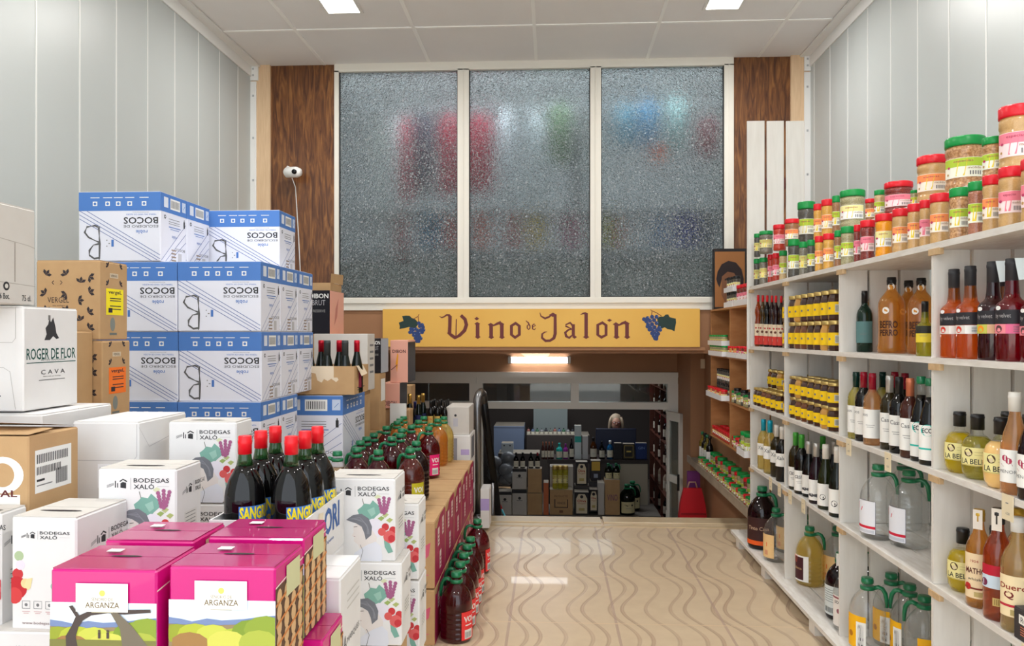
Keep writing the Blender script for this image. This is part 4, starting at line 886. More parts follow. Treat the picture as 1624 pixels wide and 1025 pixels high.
def jl(kind):
    a, b = LAB[kind]
    def d(c):
        c.rect(0, 0, 1, 1, a); c.rect(.0, .55, 1, .98, b, 1); c.poly([(.35, .08), (.55, .08), (.62, .9), (.42, .9)], YL2 if kind != 'pink' else PNK, 2)
        c.disc(.17, .55, .006, C(190, 60, 100), 3, 10, .8); c.text('especias', .30, .74, .74, .88, C(170, 60, 90), 3); c.text('molido', .62, .40, .94, .52, C(150, 110, 60), 3)
        for u in (.66, .72, .78, .84, .90): c.rect(u, .10, u+.03, .30, GREYINK, 3)
        c.disc(.14, .2, .005, C(190, 150, 90), 3, 8)
    return d
LN = {'g': 'green', 'r': 'red'}
FN = {'dark': 'dark herbs', 'grey': 'grey seeds', 'red': 'red powder', 'beige': 'beige seeds', 'ochre': 'ochre powder', 'brown': 'brown powder', 'olive': 'olive green herbs', 'maroon': 'dark red flakes', 'orange': 'bright orange powder', 'tan': 'tan powder', 'seed': 'coarse brown seeds', 'brick': 'brick brown powder'}
def topjar(px, yt, w_, lid, fill, lab, X, Z, label, H=None):
    p, t_ = onlev(px, X, Z); H = H or EYE-(yt-HY)/F*t_-Z; Rr = w_/2/F*t_; key = 'tj_%s_%s_%s_%d_%d' % (lid, fill, lab, round(Rr*250), round(H*50))
    return inst(key, lambda: jar(H, Rr, FILL[fill], GLID if lid == 'g' else RLID, jl(lab)), label, p, yaw_to(p.x, p.y, 8), 1)
front = [(1200.5, 411, 10, 'g', 'dark', 'cream'), (1211, 409, 13, 'g', 'grey', 'cream'), (1222, 404, 9, 'r', 'red', 'pink'), (1231, 402, 11, 'r', 'red', 'pink'), (1242, 398, 12, 'g', 'beige', 'lime'),
  (1259, 380, 18, 'g', 'dark', 'lime'), (1274, 384, 13, 'g', 'grey', 'cream'), (1286.5, 381, 12, 'g', 'dark', 'lime'), (1299, 375, 13, 'r', 'ochre', 'orange'), (1314, 371, 17, 'r', 'ochre', 'orange'),
  (1329, 366, 11, 'g', 'brown', 'lime'), (1344, 360, 20, 'g', 'olive', 'lime'), (1359.5, 357, 10, 'r', 'maroon', 'pink'), (1376, 350, 22, 'r', 'maroon', 'pink'), (1402, 340, 26, 'r', 'orange', 'white'),
  (1428, 332, 24, 'r', 'tan', 'orange'), (1449.5, 324, 19, 'r', 'tan', 'orange'), (1467, 318, 16, 'r', 'tan', 'pink'), (1490.5, 308, 29, 'r', 'tan', 'orange'), (1521.5, 299, 29, 'g', 'seed', 'lime'),
  (1548.5, 289, 24, 'g', 'brick', 'lime'), (1572, 279, 25, 'r', 'tan', 'orange'), (1603, 266, 35, 'r', 'tan', 'pink'), (1640, 254, 38, 'r', 'tan', 'pink')]
for i, (px, yt, w_, l, f_, lb) in enumerate(front):
    topjar(px, yt, w_, l, f_, lb, 1.455 if i < 2 else 1.49, 1.9402, 'front row spice jar with %s lid and %s, %s from the slatted panel' % (LN[l], FN[f_], ORD[i]))
back = [(1201, 371, 10, 'g', 'dark', 'cream'), (1215, 367, 21, 'g', 'grey', 'cream'), (1236, 357, 19, 'r', 'red', 'pink'), (1256, 348, 22, 'r', 'brown', 'orange'), (1279, 321, 27, 'g', 'dark', 'lime'), (1297, 324, 13, 'r', 'ochre', 'orange'),
  (1312, 317, 18, 'r', 'ochre', 'orange'), (1326, 311, 12, 'g', 'brown', 'lime'), (1352, 303, 38, 'g', 'olive', 'white'), (1380, 316, 15, 'r', 'brown', 'orange'), (1395, 302, 16, 'g', 'beige', 'lime'), (1425, 290, 42, 'r', 'maroon', 'pink'),
  (1450, 302, 11, 'g', 'olive', 'lime'), (1479, 249, 46, 'r', 'tan', 'orange'), (1530.5, 220, 58, 'g', 'seed', 'lime'), (1576, 219, 33, 'g', 'seed', 'lime'), (1613, 170, 52, 'r', 'tan', 'pink')]
for i, (px, yt, w_, l, f_, lb) in enumerate(back):
    X = 1.62 if w_ < 40 else 1.65
    if i < 4: X = 1.49 if i > 1 else 1.455
    topjar(px, yt, w_, l, f_, lb, X, 1.9402+(RZ if i > 3 else .2065), 'raised rear spice jar with %s lid and %s, %s from the slatted panel' % (LN[l], FN[f_], ORD[i]))
# ---------------------------------------------------------------- upper compartment row
def hz(c):
    c.rect(0, 0, 1, 1, C(240, 220, 190)); c.rect(0, .0, 1, .42, C(214, 60, 50), 1); c.disc(.5, .62, .008, C(110, 60, 40), 2, 10); c.disc(.35, .8, .006, C(190, 50, 50), 2, 8); c.disc(.65, .8, .006, C(190, 50, 50), 2, 8); c.poly([(.15, .32), (.85, .36), (.85, .22), (.15, .18)], C(244, 226, 206), 3)
for i, (px, c_) in enumerate(((1202.5, liq('syrup_orange', (206, 96, 30))), (1210, liq('syrup_olive', (120, 90, 24))), (1217, BLKG), (1224.5, gl('plum', (58, 20, 24))), (1231.5, gl('plum', (58, 20, 24))), (1239, gl('brown', (50, 22, 14))))):
    cn = ['orange', 'olive', 'black', 'plum', 'plum', 'dark brown'][i]
    place('syr%d' % i, lambda: bottle('syrup', .32, .021, c_, REDCAP, .13, label=lbl(.04, .44, hz, 170), name='syrup_bottle', neck=(PLBL, .86)), 'waisted %s syrup bottle with red cap, %s from the far end' % (cn, ORD[i]), px, 468+i*.3, 1.47+.02*(i % 2), LV[1], .32)
HB = [gran('honey_dark', (52, 24, 12), (70, 34, 16), 20), gran('honey_brown', (96, 50, 20), (120, 66, 26), 20), gran('honey_gold', (196, 140, 56), (206, 152, 70), 20)]
HY_ = C(250, 206, 10)
def honeylab(c):
    c.rect(0, 0, 1, 1, HY_); c.rect(.52, .18, .80, .80, C(226, 224, 206), 1)
    for k in range(5): c.rect(.55+.045*k, .25, .575+.045*k, .72, GREYINK, 2)
    c.disc(.25, .5, .007, C(120, 120, 130), 2, 10, .9)
def honey(f_): return lambda: jar(.105, .036, HB[f_], GOLDLID, None, 'honey_jar') 
def honeyjar(px, X, Z, H, Rr, f_, label, g_):
    def mk():
        r = proto('honey_jar', 'jar'); m = MB(); m.lathe([(0, 0), (.9*Rr, 0), (Rr, .05*H), (Rr, .62*H), (.94*Rr, .72*H), (.80*Rr, .82*H), (.80*Rr, .87*H)], HB[f_], 8, smooth=False); m.build('body', r)
        m = MB(); m.lathe([(.90*Rr, .86*H), (.92*Rr, .88*H), (.92*Rr, .98*H), (.88*Rr, H), (0, H)], GOLDLID, 18); m.build('lid', r)
        m = MB(); honeylab(Cyl(m, Rr*1.0+.0006, .18*H, .42*H, 150)); m.build('label', r); return r
    p, t_ = onlev(px, X, Z); return inst('hon%d_%d' % (f_, round(H*1000)), mk, label, p, yaw_to(p.x, p.y, 10), 1)
def honeyrow(pxs, X, Z, H, Rr, nm, tier=2):
    n = 0
    for tt in range(tier):
        for i, px in enumerate(pxs):
            p, _ = onlev(px, X, 0)
            honeyjar(px, X+(.0 if i % 2 else .0), Z+tt*(H+.0012), H, Rr, (i*7+tt*3) % 5 % 3 if i % 4 == 2 else (i+tt) % 2 if i % 3 == 0 else 0, 'yellow honey jar, %s tier, %s from the far end, %s' % ('upper' if tt else 'lower', ORD[i], nm), nm)
def span(a, b, X, n):   # n evenly spaced px between a and b
    ya, yb = onlev(a, X, 0)[0].y, onlev(b, X, 0)[0].y; out = []
    for i in range(n):
        y = ya+(yb-ya)*i/(n-1); out.append(CXP+F*(X*CT+y*ST)/(y*CT-X*ST))
    return out
honeyrow(span(1252, 1326, 1.475, 8), 1.475, LV[1]+.0005, .158, .041, 'top honey shelf', 2)
honeyrow(span(1258, 1322, 1.585, 6), 1.585, LV[1]+.0005, .158, .042, 'rear rank of top honey shelf', 2)
honeyrow(span(1254, 1325, 1.475, 8), 1.475, LV[2]+.0005, .125, .041, 'second honey shelf', 2)
honeyrow(span(1262, 1324, 1.57, 7), 1.57, LV[2]+.0005, .125, .042, 'rear rank of second honey shelf', 2)
honeyrow(span(1202, 1240, 1.475, 6), 1.475, LV[2]+.0005, .125, .040, 'end compartment of second shelf', 1)
honeyrow(span(1224, 1241, 1.57, 3), 1.58, LV[2]+.0005, .125, .040, 'rear rank of end compartment', 2)
# third compartment: orange flasks and small bottles
def bigl(m, H, Rr):
    c = Cyl(m, .95*Rr+.0006, .2*H, .25*H, 120); c.text('BEFRO', .1, .5, .75, .9, C(70, 40, 20), 1, bold=.03); c.text('PERRO', .1, .1, .75, .45, C(70, 40, 20), 1, bold=.03)
    c = Cyl(m, .95*Rr+.0006, .5*H, .12*H, 40, -110); c.disc(.5, .5, .016, PLBL, 0, 16); c = Cyl(m, .33*Rr, .84*H, .07*H, 120); c.disc(.5, .5, .016, PLBL, 0, 16)
for i, (px, yt, X) in enumerate(((1394, 444, 1.66), (1414, 440, 1.57), (1441, 445, 1.72), (1461, 441, 1.63))):
    place('bigo', lambda: bottle('big', .36, .063, AMB, BLACKCAP, .10, label=bigl, name='liqueur_bottle'), 'large amber liqueur bottle with black cap and round white seal, %s from the far divider' % ORD[i], px, yt, X, LV[1], .36, 5)
place('smd', lambda: bottle('wine', .24, .03, gl('wine_red', (96, 12, 36)), BLACKCAP, .25, label=lbl(.1, .4, plain(C(150, 30, 60), 'C', PLBL)), name='small_bottle'), 'small crimson bottle with dark cap against the divider', 1358, 475, 1.56, LV[1], .24)
place('smg', lambda: bottle('wine', .27, .033, gl('bottle_green', (16, 56, 40)), BLACKCAP, .2, label=lbl(.15, .5, plain(C(90, 130, 130), None)), name='small_bottle'), 'dark green bottle with tall black cap before the amber ones', 1368, 462, 1.53, LV[1], .27)
place('smy', lambda: bottle('velvet', .24, .035, liq('lime', (220, 222, 60)), BLACKCAP, .3, label=lbl(.25, .55, plain(YL2, 'lima', INK, ((.55, 1, C(50, 50, 40)),))), name='small_bottle'), 'slim lime yellow bottle beside the post', 1467, 478, 1.49, LV[1], .24)
def vel(a, b, fr):
    def d(c):
        c.rect(0, .42, 1, 1, C(38, 36, 42)); c.text('by velvet', .08, .62, .6, .85, C(170, 165, 165), 1); c.rect(0, 0, 1, .40, a); c.rect(0, 0, .45, .40, b, 1); c.disc(.22, .2, .012, fr, 2, 12)
        for k in range(4): c.rect(.66, .08+.07*k, .92, .10+.07*k, GREYINK, 2)
        c.disc(.2, 1.08, .010, WHITE, 3, 12, .7)
    return d
def tagex(r, H, Rr):
    m = MB(); m.add([(.012, -.4*Rr, H*1.0), (.045, -.42*Rr, H*.995), (.058, -.6*Rr, H*.79), (.026, -.58*Rr, H*.785)], [(0, 1, 2, 3)], C(214, 224, 226)); m.build('tax_strip', r, label='pale hanging tax strip')
V1 = vel(C(250, 248, 244), C(226, 218, 210), C(214, 60, 40)); V2 = vel(C(240, 190, 150), C(200, 200, 90), C(250, 150, 30)); V3 = vel(C(232, 110, 150), C(240, 140, 150), C(90, 60, 60))
DK2 = liq('dark_plum', (86, 8, 26)); CAPM = mat('matt_black_cap', (44, 44, 48), .5)
for i, (px, yt, X, c_, v_, ex, n_) in enumerate(((1513, 427, 1.475, ORG, V1, None, 'orange liqueur bottle with white label and cherry, nearest the post'), (1539, 422, 1.475, ORG, V1, None, 'orange red liqueur bottle with white label, second from the post'),
    (1556, 427, 1.64, ORG, V1, None, 'orange liqueur bottle standing behind the dark capped pair'), (1575, 415, 1.48, DK2, V2, tagex, 'dark plum liqueur bottle with fruit label and tax strip'), (1590, 424, 1.66, ORG, V1, None, 'liqueur bottle half hidden behind the dark plum one'), (1608, 410, 1.48, RED, V3, tagex, 'crimson liqueur bottle with pink label and tax strip'), (1643, 417, 1.5, RED, V3, None, 'crimson liqueur bottle cut by the right edge'))):
    place('vel%d' % i, lambda: bottle('velvet', .33, .046, c_, CAPM, .345, .40, label=lbl(.27, .50, v_, 120), name='liqueur_bottle', extras=ex), n_, px, yt, X, LV[1], .33, 15)
# ---------------------------------------------------------------- second row: wines and round flasks
def mountain(c): c.poly([(0, .1), (.3, .22), (.6, .16), (1, .26), (1, .05), (0, .05)], C(130, 130, 134), 1)
ECO = C(40, 190, 176)
def ecol(c): c.rect(0, 0, 1, 1, PLBL); c.disc(.45, .86, .024, ECO, 1, 16, .9); c.text('ECO', .25, .78, .65, .92, INK, 2, bold=.02); c.rect(0, .30, 1, .35, ECO, 1)
CG = gl('green_capsule', (18, 70, 60)); CRD = gl('red_capsule', (206, 20, 56)); CS = mat('silver_capsule', (196, 194, 190), .35, metal=.6); CCO = mat('copper_capsule', (206, 120, 86), .4, metal=.4); CW = C(232, 228, 220, .4); CT_ = mat('turquoise_capsule', (20, 166, 196), .3, metal=.2); CGR = mat('grass_green_capsule', (70, 160, 60), .3, metal=.2)
dos = plain(PLBL, 'DOS', GREYINK, None, mountain, (.76, .84), True, (.05, .4)); cas = plain(PLBL, 'Casa', GREYINK, None, None, (.70, .84), True, (.2, .7))
W3 = [(1358, 590, 1.47, liq('white_wine', (226, 214, 110)), CG, dos, 'white wine bottle with green capsule beside the divider'), (1370, 590, 1.475, BLKG, CRD, dos, 'dark wine bottle with red capsule and mountain label'), (1383, 592, 1.46, ROS, CRD, dos, 'rose wine bottle with red capsule and mountain label'),
      (1400, 590, 1.60, liq('white_wine', (226, 214, 110)), CG, dos, 'white wine bottle with green capsule in the rear rank'), (1411, 596, 1.48, gl('olive_glass', (58, 46, 14)), CS, cas, 'olive wine bottle with silver capsule'), (1421, 590, 1.61, BLKG, CRD, dos, 'wine bottle with red capsule behind the silver capped one'),
      (1426, 598, 1.475, BLKG, BLACKCAP, cas, 'black wine bottle with black capsule and white label'), (1435, 592, 1.62, BLKG, CRD, dos, 'wine bottle with red capsule behind the copper capped one'), (1443.5, 600, 1.465, gl('rose_dark', (92, 44, 34)), CCO, cas, 'dark rose wine bottle with copper capsule')]
for i, (px, yt, X, b_, c_, l_, n_) in enumerate(W3): place('w3_%s_%s_%d' % (b_.name, c_.name, l_ is dos), lambda: bottle('wine', .31, .037, b_, c_, .27, .40, label=lbl(.10, .50, l_, 140)), n_, px, yt, X, LV[2], .31, 15)
for i, (px, X) in enumerate(((1461, 1.47), (1474, 1.46))): place('eco', lambda: bottle('burg', .32, .038, BLKG, GREENP, .09, .42, label=lbl(.06, .46, ecol, 130), neck=(CLR, .74)), 'dark bottle with turquoise round mark and green cap, %s the post' % ('second from' if i == 0 else 'touching'), px, 597+i*3, X, LV[2], .32, 8)
def bellal(c):
    c.rect(0, 0, 1, 1, C(240, 230, 160)); c.text('LA BELLA', .05, .10, .95, .38, INK, 1, bold=.01); K = C(74, 48, 36)
    c.disc(.3, .72, .014, K, 1, 16); c.disc(.31, .66, .007, C(226, 210, 170), 2, 12); c.rect(.5, .6, .9, .62, C(190, 180, 120), 1); c.rect(.5, .75, .9, .77, C(190, 180, 120), 1); c.rect(.0, .02, 1, .05, C(190, 170, 80), 1)
def bella(col): return lambda: bottle('bella', .225, .052, col, BLACKCAP, .24, .40, label=lbl(.22, .50, bellal, 110, 1.0), name='round_flask', neck=(CLR, .655))
CREAML = mat('cream_liqueur', (240, 196, 120), .25, coat=.7)
for i, (px, yt, X, c_, n_) in enumerate(((1522, 653, 1.49, YEL, 'round yellow liqueur flask nearest the post on the middle shelf'), (1552, 657, 1.49, OLV, 'round olive green liqueur flask between yellow and cream ones'), (1575, 662, 1.45, CREAML, 'round cream coloured liqueur flask'), (1588, 653, 1.57, OLV, 'round olive flask behind the cream one'), (1633, 658, 1.60, OLV, 'round olive flask behind the rose wine'))):
    place('bel_'+c_.name, bella(c_), n_, px, yt, X, LV[2], .225, 10)
def deer(c): c.rect(0, 0, 1, 1, PLBL); c.disc(.25, .74, .010, C(180, 60, 90), 1, 8); c.disc(.38, .66, .010, C(180, 60, 90), 1, 8); c.poly([(.1, .55), (.45, .62), (.5, .52), (.2, .48)], C(150, 50, 80), 1); c.text('MENOR', .05, .28, .62, .38, GREYINK, 1); c.disc(.8, .2, .009, C(150, 170, 90), 1, 10, .7)
place('ros4', lambda: bottle('burg', .32, .041, ROS, CW, .19, .44, label=lbl(.12, .44, deer, 130)), 'rose wine bottle with white capsule, label with red ornament', 1605, 622, 1.455, LV[2], .32, 8)
place('drk4', lambda: bottle('burg', .32, .041, DKR, CW, .19, .44, label=lbl(.12, .44, deer, 130)), 'dark wine bottle at the right edge beside the rose wine', 1636, 628, 1.46, LV[2], .32, 18)
# ---------------------------------------------------------------- third row
W4 = [(1211, 665, 1.47, GOLD, CT_, 'golden wine bottle with turquoise capsule, nearest the far end'), (1220, 667, 1.46, GOLD, CT_, 'golden wine bottle with turquoise capsule, beside its twin'), (1232, 674, 1.475, gl('olive_glass', (58, 46, 14)), CW, 'olive dark wine bottle with white capsule in the end compartment'), (1241, 677, 1.465, BLKG, CW, 'black wine bottle with white capsule in the end compartment')]
for px, yt, X, b_, c_, n_ in W4: place('w4_%s_%s' % (b_.name, c_.name), lambda: bottle('wine', .31, .037, b_, c_, .25, .40, label=lbl(.28, .52, plain(PLBL, 'Xalo', GREYINK, None, None, (.5, .8), False), 140)), n_, px, yt, X, LV[3], .31, 15)
def blot(c): c.rect(0, 0, 1, 1, PLBL); [c.disc(.15+.1*i, .25+.13*((i*5) % 5), .006+.002*(i % 3), C(90, 90, 94), 1+.1*i, 7) for i in range(8)]
def ring(c): c.rect(0, 0, 1, 1, PLBL); c.disc(.45, .4, .014, INK, 1, 14); c.disc(.47, .42, .010, PLBL, 2, 12)
pl2 = plain(PLBL, 'casta', GREYINK, None, None, (.6, .8), True)
W5 = [(1262, 686, 1.47, gl('olive_glass', (58, 46, 14)), CGR, pl2, 'wine', 'olive wine bottle with grass green capsule beside the slatted divider'), (1272, 690, 1.46, BLKG, CGR, pl2, 'wine', 'black wine bottle with grass green capsule'), (1287, 686, 1.60, BLKG, CGR, pl2, 'wine', 'wine bottle with grass green capsule in the rear rank'),
      (1282.5, 700, 1.48, BLKG, CS, blot, 'burg', 'black bottle with silver capsule and blotchy label, far one'), (1294, 703, 1.46, gl('purple_glass', (44, 16, 30)), CS, blot, 'burg', 'purple black bottle with silver capsule and blotchy label, near one'), (1305, 692, 1.60, BLKG, CGR, pl2, 'wine', 'wine bottle with green capsule behind the white capped pair'),
      (1309.5, 705, 1.465, gl('olive_green', (42, 50, 18)), CW, ring, 'burg', 'green bottle with white capsule and ring label, far one'), (1325, 709, 1.455, DKG, CW, ring, 'burg', 'dark green bottle with white capsule and ring label, near one'), (1323, 700, 1.6, BLKG, CS, ring, 'burg', 'bottle with silver capsule behind the ring labelled ones'), (1331.5, 716, 1.45, ROS, CW, ring, 'burg', 'rose bottle partly hidden by the shelf post')]
for px, yt, X, b_, c_, l_, k_, n_ in W5[:-1]: place('w5_%s_%s_%s' % (b_.name, c_.name, l_.__name__), lambda: bottle(k_, .31, .037, b_, c_, .25, .40, label=lbl(.06, .40, l_, 140)), n_, px, yt, X, LV[3], .31, 15)
JL = {}
def jugl(name, d, v0=.08, v1=.52, arc=70, phi=-90): 
    def f(m, H, Rr): d(Cyl(m, Rr+.0015, v0*H, (v1-v0)*H, arc, phi))
    return f
RDL = C(214, 30, 60); ORJ = C(240, 96, 30); CRJ = C(240, 200, 140)
def lred(c): c.rect(0, 0, 1, 1, C(236, 238, 246)); c.poly([(.0, .92), (.5, .88), (.35, .80), (.75, .74), (.3, .68), (.0, .72)], RDL, 1); c.rect(0, .16, 1, .24, RDL, 1); c.rect(.05, .03, .95, .12, C(206, 210, 220), 1); c.line([(0, 0), (1, 0), (1, 1), (0, 1), (0, 0)], .0015, C(60, 60, 110), 2)
def lor(c): c.rect(0, 0, 1, 1, CRJ); c.poly([(0, .72), (.5, .66), (.85, .58), (.5, .48), (0, .50)], ORJ, 1); c.rect(.35, .12, .60, .32, C(226, 160, 120), 1)
def lbk(c): c.rect(0, 0, 1, 1, C(60, 28, 26)); c.rect(0, .0, 1, .16, ORJ, 1); c.text('Tinto Casa', .15, .55, .85, .68, C(226, 190, 160), 1); c.line([(0, 0), (0, 1), (1, 1), (1, 0)], .0015, C(206, 170, 110), 1)
def lgo(c): c.rect(0, 0, 1, 1, PLBL); c.rect(0, .06, .72, .94, C(70, 24, 34), 1); c.poly([(0, .7), (.25, .7), (.3, .98), (0, .98)], ORJ, 2); c.text('blanco', .1, .45, .62, .55, CRJ, 2)
def lyl(c): c.rect(0, 0, 1, 1, C(250, 186, 10)); c.poly([(0, .8), (.5, .7), (.5, .6), (0, .7)], ORJ, 1); c.disc(.28, .4, .014, C(190, 120, 20), 1, 10); c.rect(.58, 0, 1, .82, PLBL, 1); c.text('CASALLA', .66, .05, .9, .75, INK, 2)
def lwh(c): c.rect(0, 0, 1, 1, C(238, 232, 226)); c.rect(0, .90, 1, .96, C(150, 80, 90), 1); c.text('SOLAR', .2, .74, .85, .84, INK, 1, bold=.02); c.disc(.45, .5, .012, C(150, 90, 100), 1, 10); c.poly([(.1, .08), (.5, .2), (.9, .1), (.5, .0)], C(220, 90, 110), 1)
def lgr(c): c.rect(0, 0, 1, 1, C(216, 224, 224)); [c.rect(.15, .85-.08*k, .75, .87-.08*k, C(120, 130, 130), 1) for k in range(6)]; [c.rect(.2+.08*k, .08, .24+.08*k, .26, INK, 1) for k in range(8)]
def lju(b, w_=None):
    def d(c): c.rect(0, 0, 1, 1, C(*b)); c.text('VOI', .15, .62, .85, .84, WHITE, 1, bold=.03); c.rect(.25, .50, .75, .54, WHITE, 1); c.rect(.2, .04, .8, .36, C(230, 230, 226), 1); [c.rect(.25+.07*k, .08, .28+.07*k, .28, GREYINK, 2) for k in range(7)]
    return d
JH, JR = .335, .078
def J(key, body, lb=None, phi=-105, hd=-10, tg=None, arc=75): return key, (lambda: jug(JH, JR, body, jugl('x', lb, arc=arc, phi=phi) if lb else None, hd, tagc=tg))
for k_, (px, yt, n_) in enumerate(((1378, 740, 'clear water jug with red striped label, nearer the far divider'), (1438, 745, 'clear water jug with red striped label, nearer the post'), (1417, 737, 'clear jug behind the two red labelled ones'))):
    if k_ == 2: o_ = jplace(*J('jclr2', CLR, None, -105, 0), n_, px, yt, LV[3], JH); o_.location.x = 1.69; o_.location.y = 3.79
    else: jplace(*J('jred', CLR, lred, -125, 0), n_, px, yt, LV[3], .335)
place('bel4', bella(YEL), 'round yellow liqueur flask on the lower shelf beside the post', 1529, 838, 1.50, LV[3], .225, 10)
def mat_(c): c.rect(0, 0, 1, 1, C(240, 216, 176)); c.text('MATHOS', .1, .55, .95, .68, C(90, 30, 24), 1, bold=.02); c.rect(0, .2, 1, .24, C(130, 50, 36), 1); c.text('whisky', .2, .38, .8, .46, INK, 1); c.disc(.2, .25, .012, C(190, 40, 40), 2); c.rect(.45, .04, .9, .15, C(190, 170, 110), 1); c.text('1904', .3, .8, .6, .86, C(170, 60, 50), 1)
def rlab(c): c.rect(0, .42, 1, .74, C(206, 222, 236)); c.rect(0, .74, 1, 1, C(190, 20, 50)); c.disc(.15, .55, .012, C(120, 40, 80), 1); c.rect(.45, 0, 1, .2, C(206, 180, 110), 1); [c.rect(.5+.06*k, .03, .53+.06*k, .17, C(150, 120, 60), 2) for k in range(7)]
def teq(c): c.rect(0, 0, 1, 1, C(244, 224, 180)); c.text('Duero', .05, .66, .85, .80, C(150, 60, 40), 1, bold=.02); c.text('Q', .2, .42, .5, .62, C(120, 40, 40), 1, bold=.02); c.rect(0, .24, 1, .30, C(190, 40, 60), 1); c.rect(.4, .04, .9, .18, C(190, 170, 110), 1)
def strip(r, H, Rr): m = MB(); m.box(-.014, -.42*Rr, H*.80, .014, -.42*Rr+.001, H*1.002, C(236, 228, 216)); m.build('tax_strip', r, label='pale paper tax strip')
GC = mat('gold_cap', (206, 166, 60), .35, metal=.5)
place('mathos', lambda: bottle('whisky', .32, .040, AMB, GC, .12, .42, label=lbl(.10, .56, mat_, 120), name='spirits_bottle', extras=strip), 'amber whisky bottle with gold cap and cream label', 1553, 808, 1.47, LV[3], .32, 15)
place('rlab', lambda: bottle('whisky', .34, .042, liq('cognac', (214, 96, 40)), BLACKCAP, .14, .42, label=lbl(.14, .50, rlab, 120), name='spirits_bottle', extras=strip), 'reddish brandy bottle with black cap and red and blue label', 1577, 806, 1.455, LV[3], .34, 15)
place('teq', lambda: bottle('whisky', .34, .046, liq('pale_gold', (240, 216, 150)), WHITE, .13, .40, label=lbl(.14, .50, teq, 120), name='spirits_bottle'), 'pale spirits bottle with white cap at the right edge', 1611, 820, 1.465, LV[3], .34, 12)
place('teq2', lambda: bottle('whisky', .34, .042, AMB, GC, .13, .42, label=lbl(.14, .50, mat_, 120), name='spirits_bottle'), 'amber spirits bottle with gold cap behind the white capped one', 1614, 806, 1.60, LV[3], .34, 12)
place('blk2', lambda: bottle('bella', .225, .045, OLV, BLACKCAP, .24, .40, label=None, name='round_flask'), 'black capped flask behind the brandy bottle', 1592, 838, 1.585, LV[3], .225, 12)
p, _ = onlev(1604, 1.43, 0)
t = thing('gift_box', 'small dark grey box with a white label at the right edge', 'box', (1.425, p.y-.25, LV[3])); m = MB(); m.box(0, 0, 0, .16, .23, .095, C(54, 50, 52), bev=.003); f = Flat(m, (0, .23, 0), (0, -1, 0), (0, 0, 1), .23, .095)
f.rect(.12, .55, .6, .85, PLBL); [f.rect(.15, .2+.08*k, .7, .23+.08*k, C(206, 120, 90)) for k in range(4)]; f.text('RON', .16, .6, .4, .78, INK, 1); m.build('body', t)
MB().box(.002, .002, .0952, .158, .228, .098, C(70, 66, 68)).build('lid', t)
# ---------------------------------------------------------------- bottom row of jugs
BOT = [(1206, 770, *J('jdk', DKR, lbk, -95, -10, arc=120), 'dark wine jug with black and orange label, nearest the back'), (1231, 806, *J('jor', CLR, lor, -125, 10), 'clear jug with orange marked cream label, in front of the dark one'), (1231, 793, *J('jor', CLR, lor, -125, 10), 'clear jug standing directly behind the front orange labelled one'),
       (1243, 778, *J('jdk', DKR, lbk), 'dark jug half hidden in the end compartment'), (1272, 808, *J('jor', CLR, lor), 'clear orange labelled jug behind the golden jug, far one'), (1283, 817, *J('jor', CLR, lor), 'clear orange labelled jug directly behind the golden jug'), (1290, 832, *J('jgo', GOLD, lgo, -120, 5), 'golden wine jug with dark red label on the bottom board'),
       (1323, 833, *J('jor', CLR, lor), 'clear orange labelled jug beside the slatted divider'), (1337, 879, *J('jdw', DKR, lgr, -125, 0, True), 'dark red wine jug with grey label and a white neck tag'), (1358, 898, *J('jwh', CLR, lwh, -115, 10), 'clear jug with white and red label beside the dark wine jug'), (1376, 916, *J('jyl', CLR, lyl, -120, 10), 'clear jug with yellow label, front one of its pair'),
       (1382, 877, *J('jdt', DKR, None, -90, 0, True), 'dark jug with white neck tag in the rear rank'), (1399, 892, *J('jcl', CLR, None, -90, 0), 'unlabelled clear jug in the rear rank'), (1415, 908, *J('jyl', CLR, lyl, -120, 10), 'clear jug with yellow label, second from the front pair'), (1441, 926, *J('jyl2', CLR, lyl, -140, 180), 'clear jug with yellow label turned aside, third along'),
       (1465, 944, *J('jyl3', CLR, lyl, -60, 180), 'clear jug with yellow label turned aside, beside the post'), (1517, 1009, *J('jcl', CLR, None), 'clear jug at the bottom right beside the post'), (1564, 988, *J('jcl', CLR, None), 'clear jug at the bottom right behind the other')]
for i, (px, yt, k_, fn, n_) in enumerate(BOT):
    if i: jplace(k_, fn, n_, px, yt, LV[4], .345, 12, 1.03)
    else: place(k_, fn, n_, px, yt, 1.475, LV[4], .335)
# price cards on shelf edges
PC = C(232, 218, 186)
for i, (px, li) in enumerate(((1222, 3), (1236, 3), (1253, 3), (1274, 3), (1346, 2), (1408, 2), (1598, 2), (1630, 3))):
    p, _ = onlev(px, FX-.004, LV[li]-.02); t = MB(); t.box(-.001, -.03, -.055, .001, .03, .025, PC); f = Flat(t, (-.001, .03, -.055), (0, -1, 0), (0, 0, 1), .06, .08); f.rect(.35, .65, .6, .69, GREYINK); f.text('4,50', .35, .2, .7, .32, GREYINK, 0)
    o = t.build('price_card', None, p); tag(o, 'cream price card clipped to the %s shelf edge, %s along' % ('middle' if li == 2 else 'lower', ORD[i]), 'price card'); 
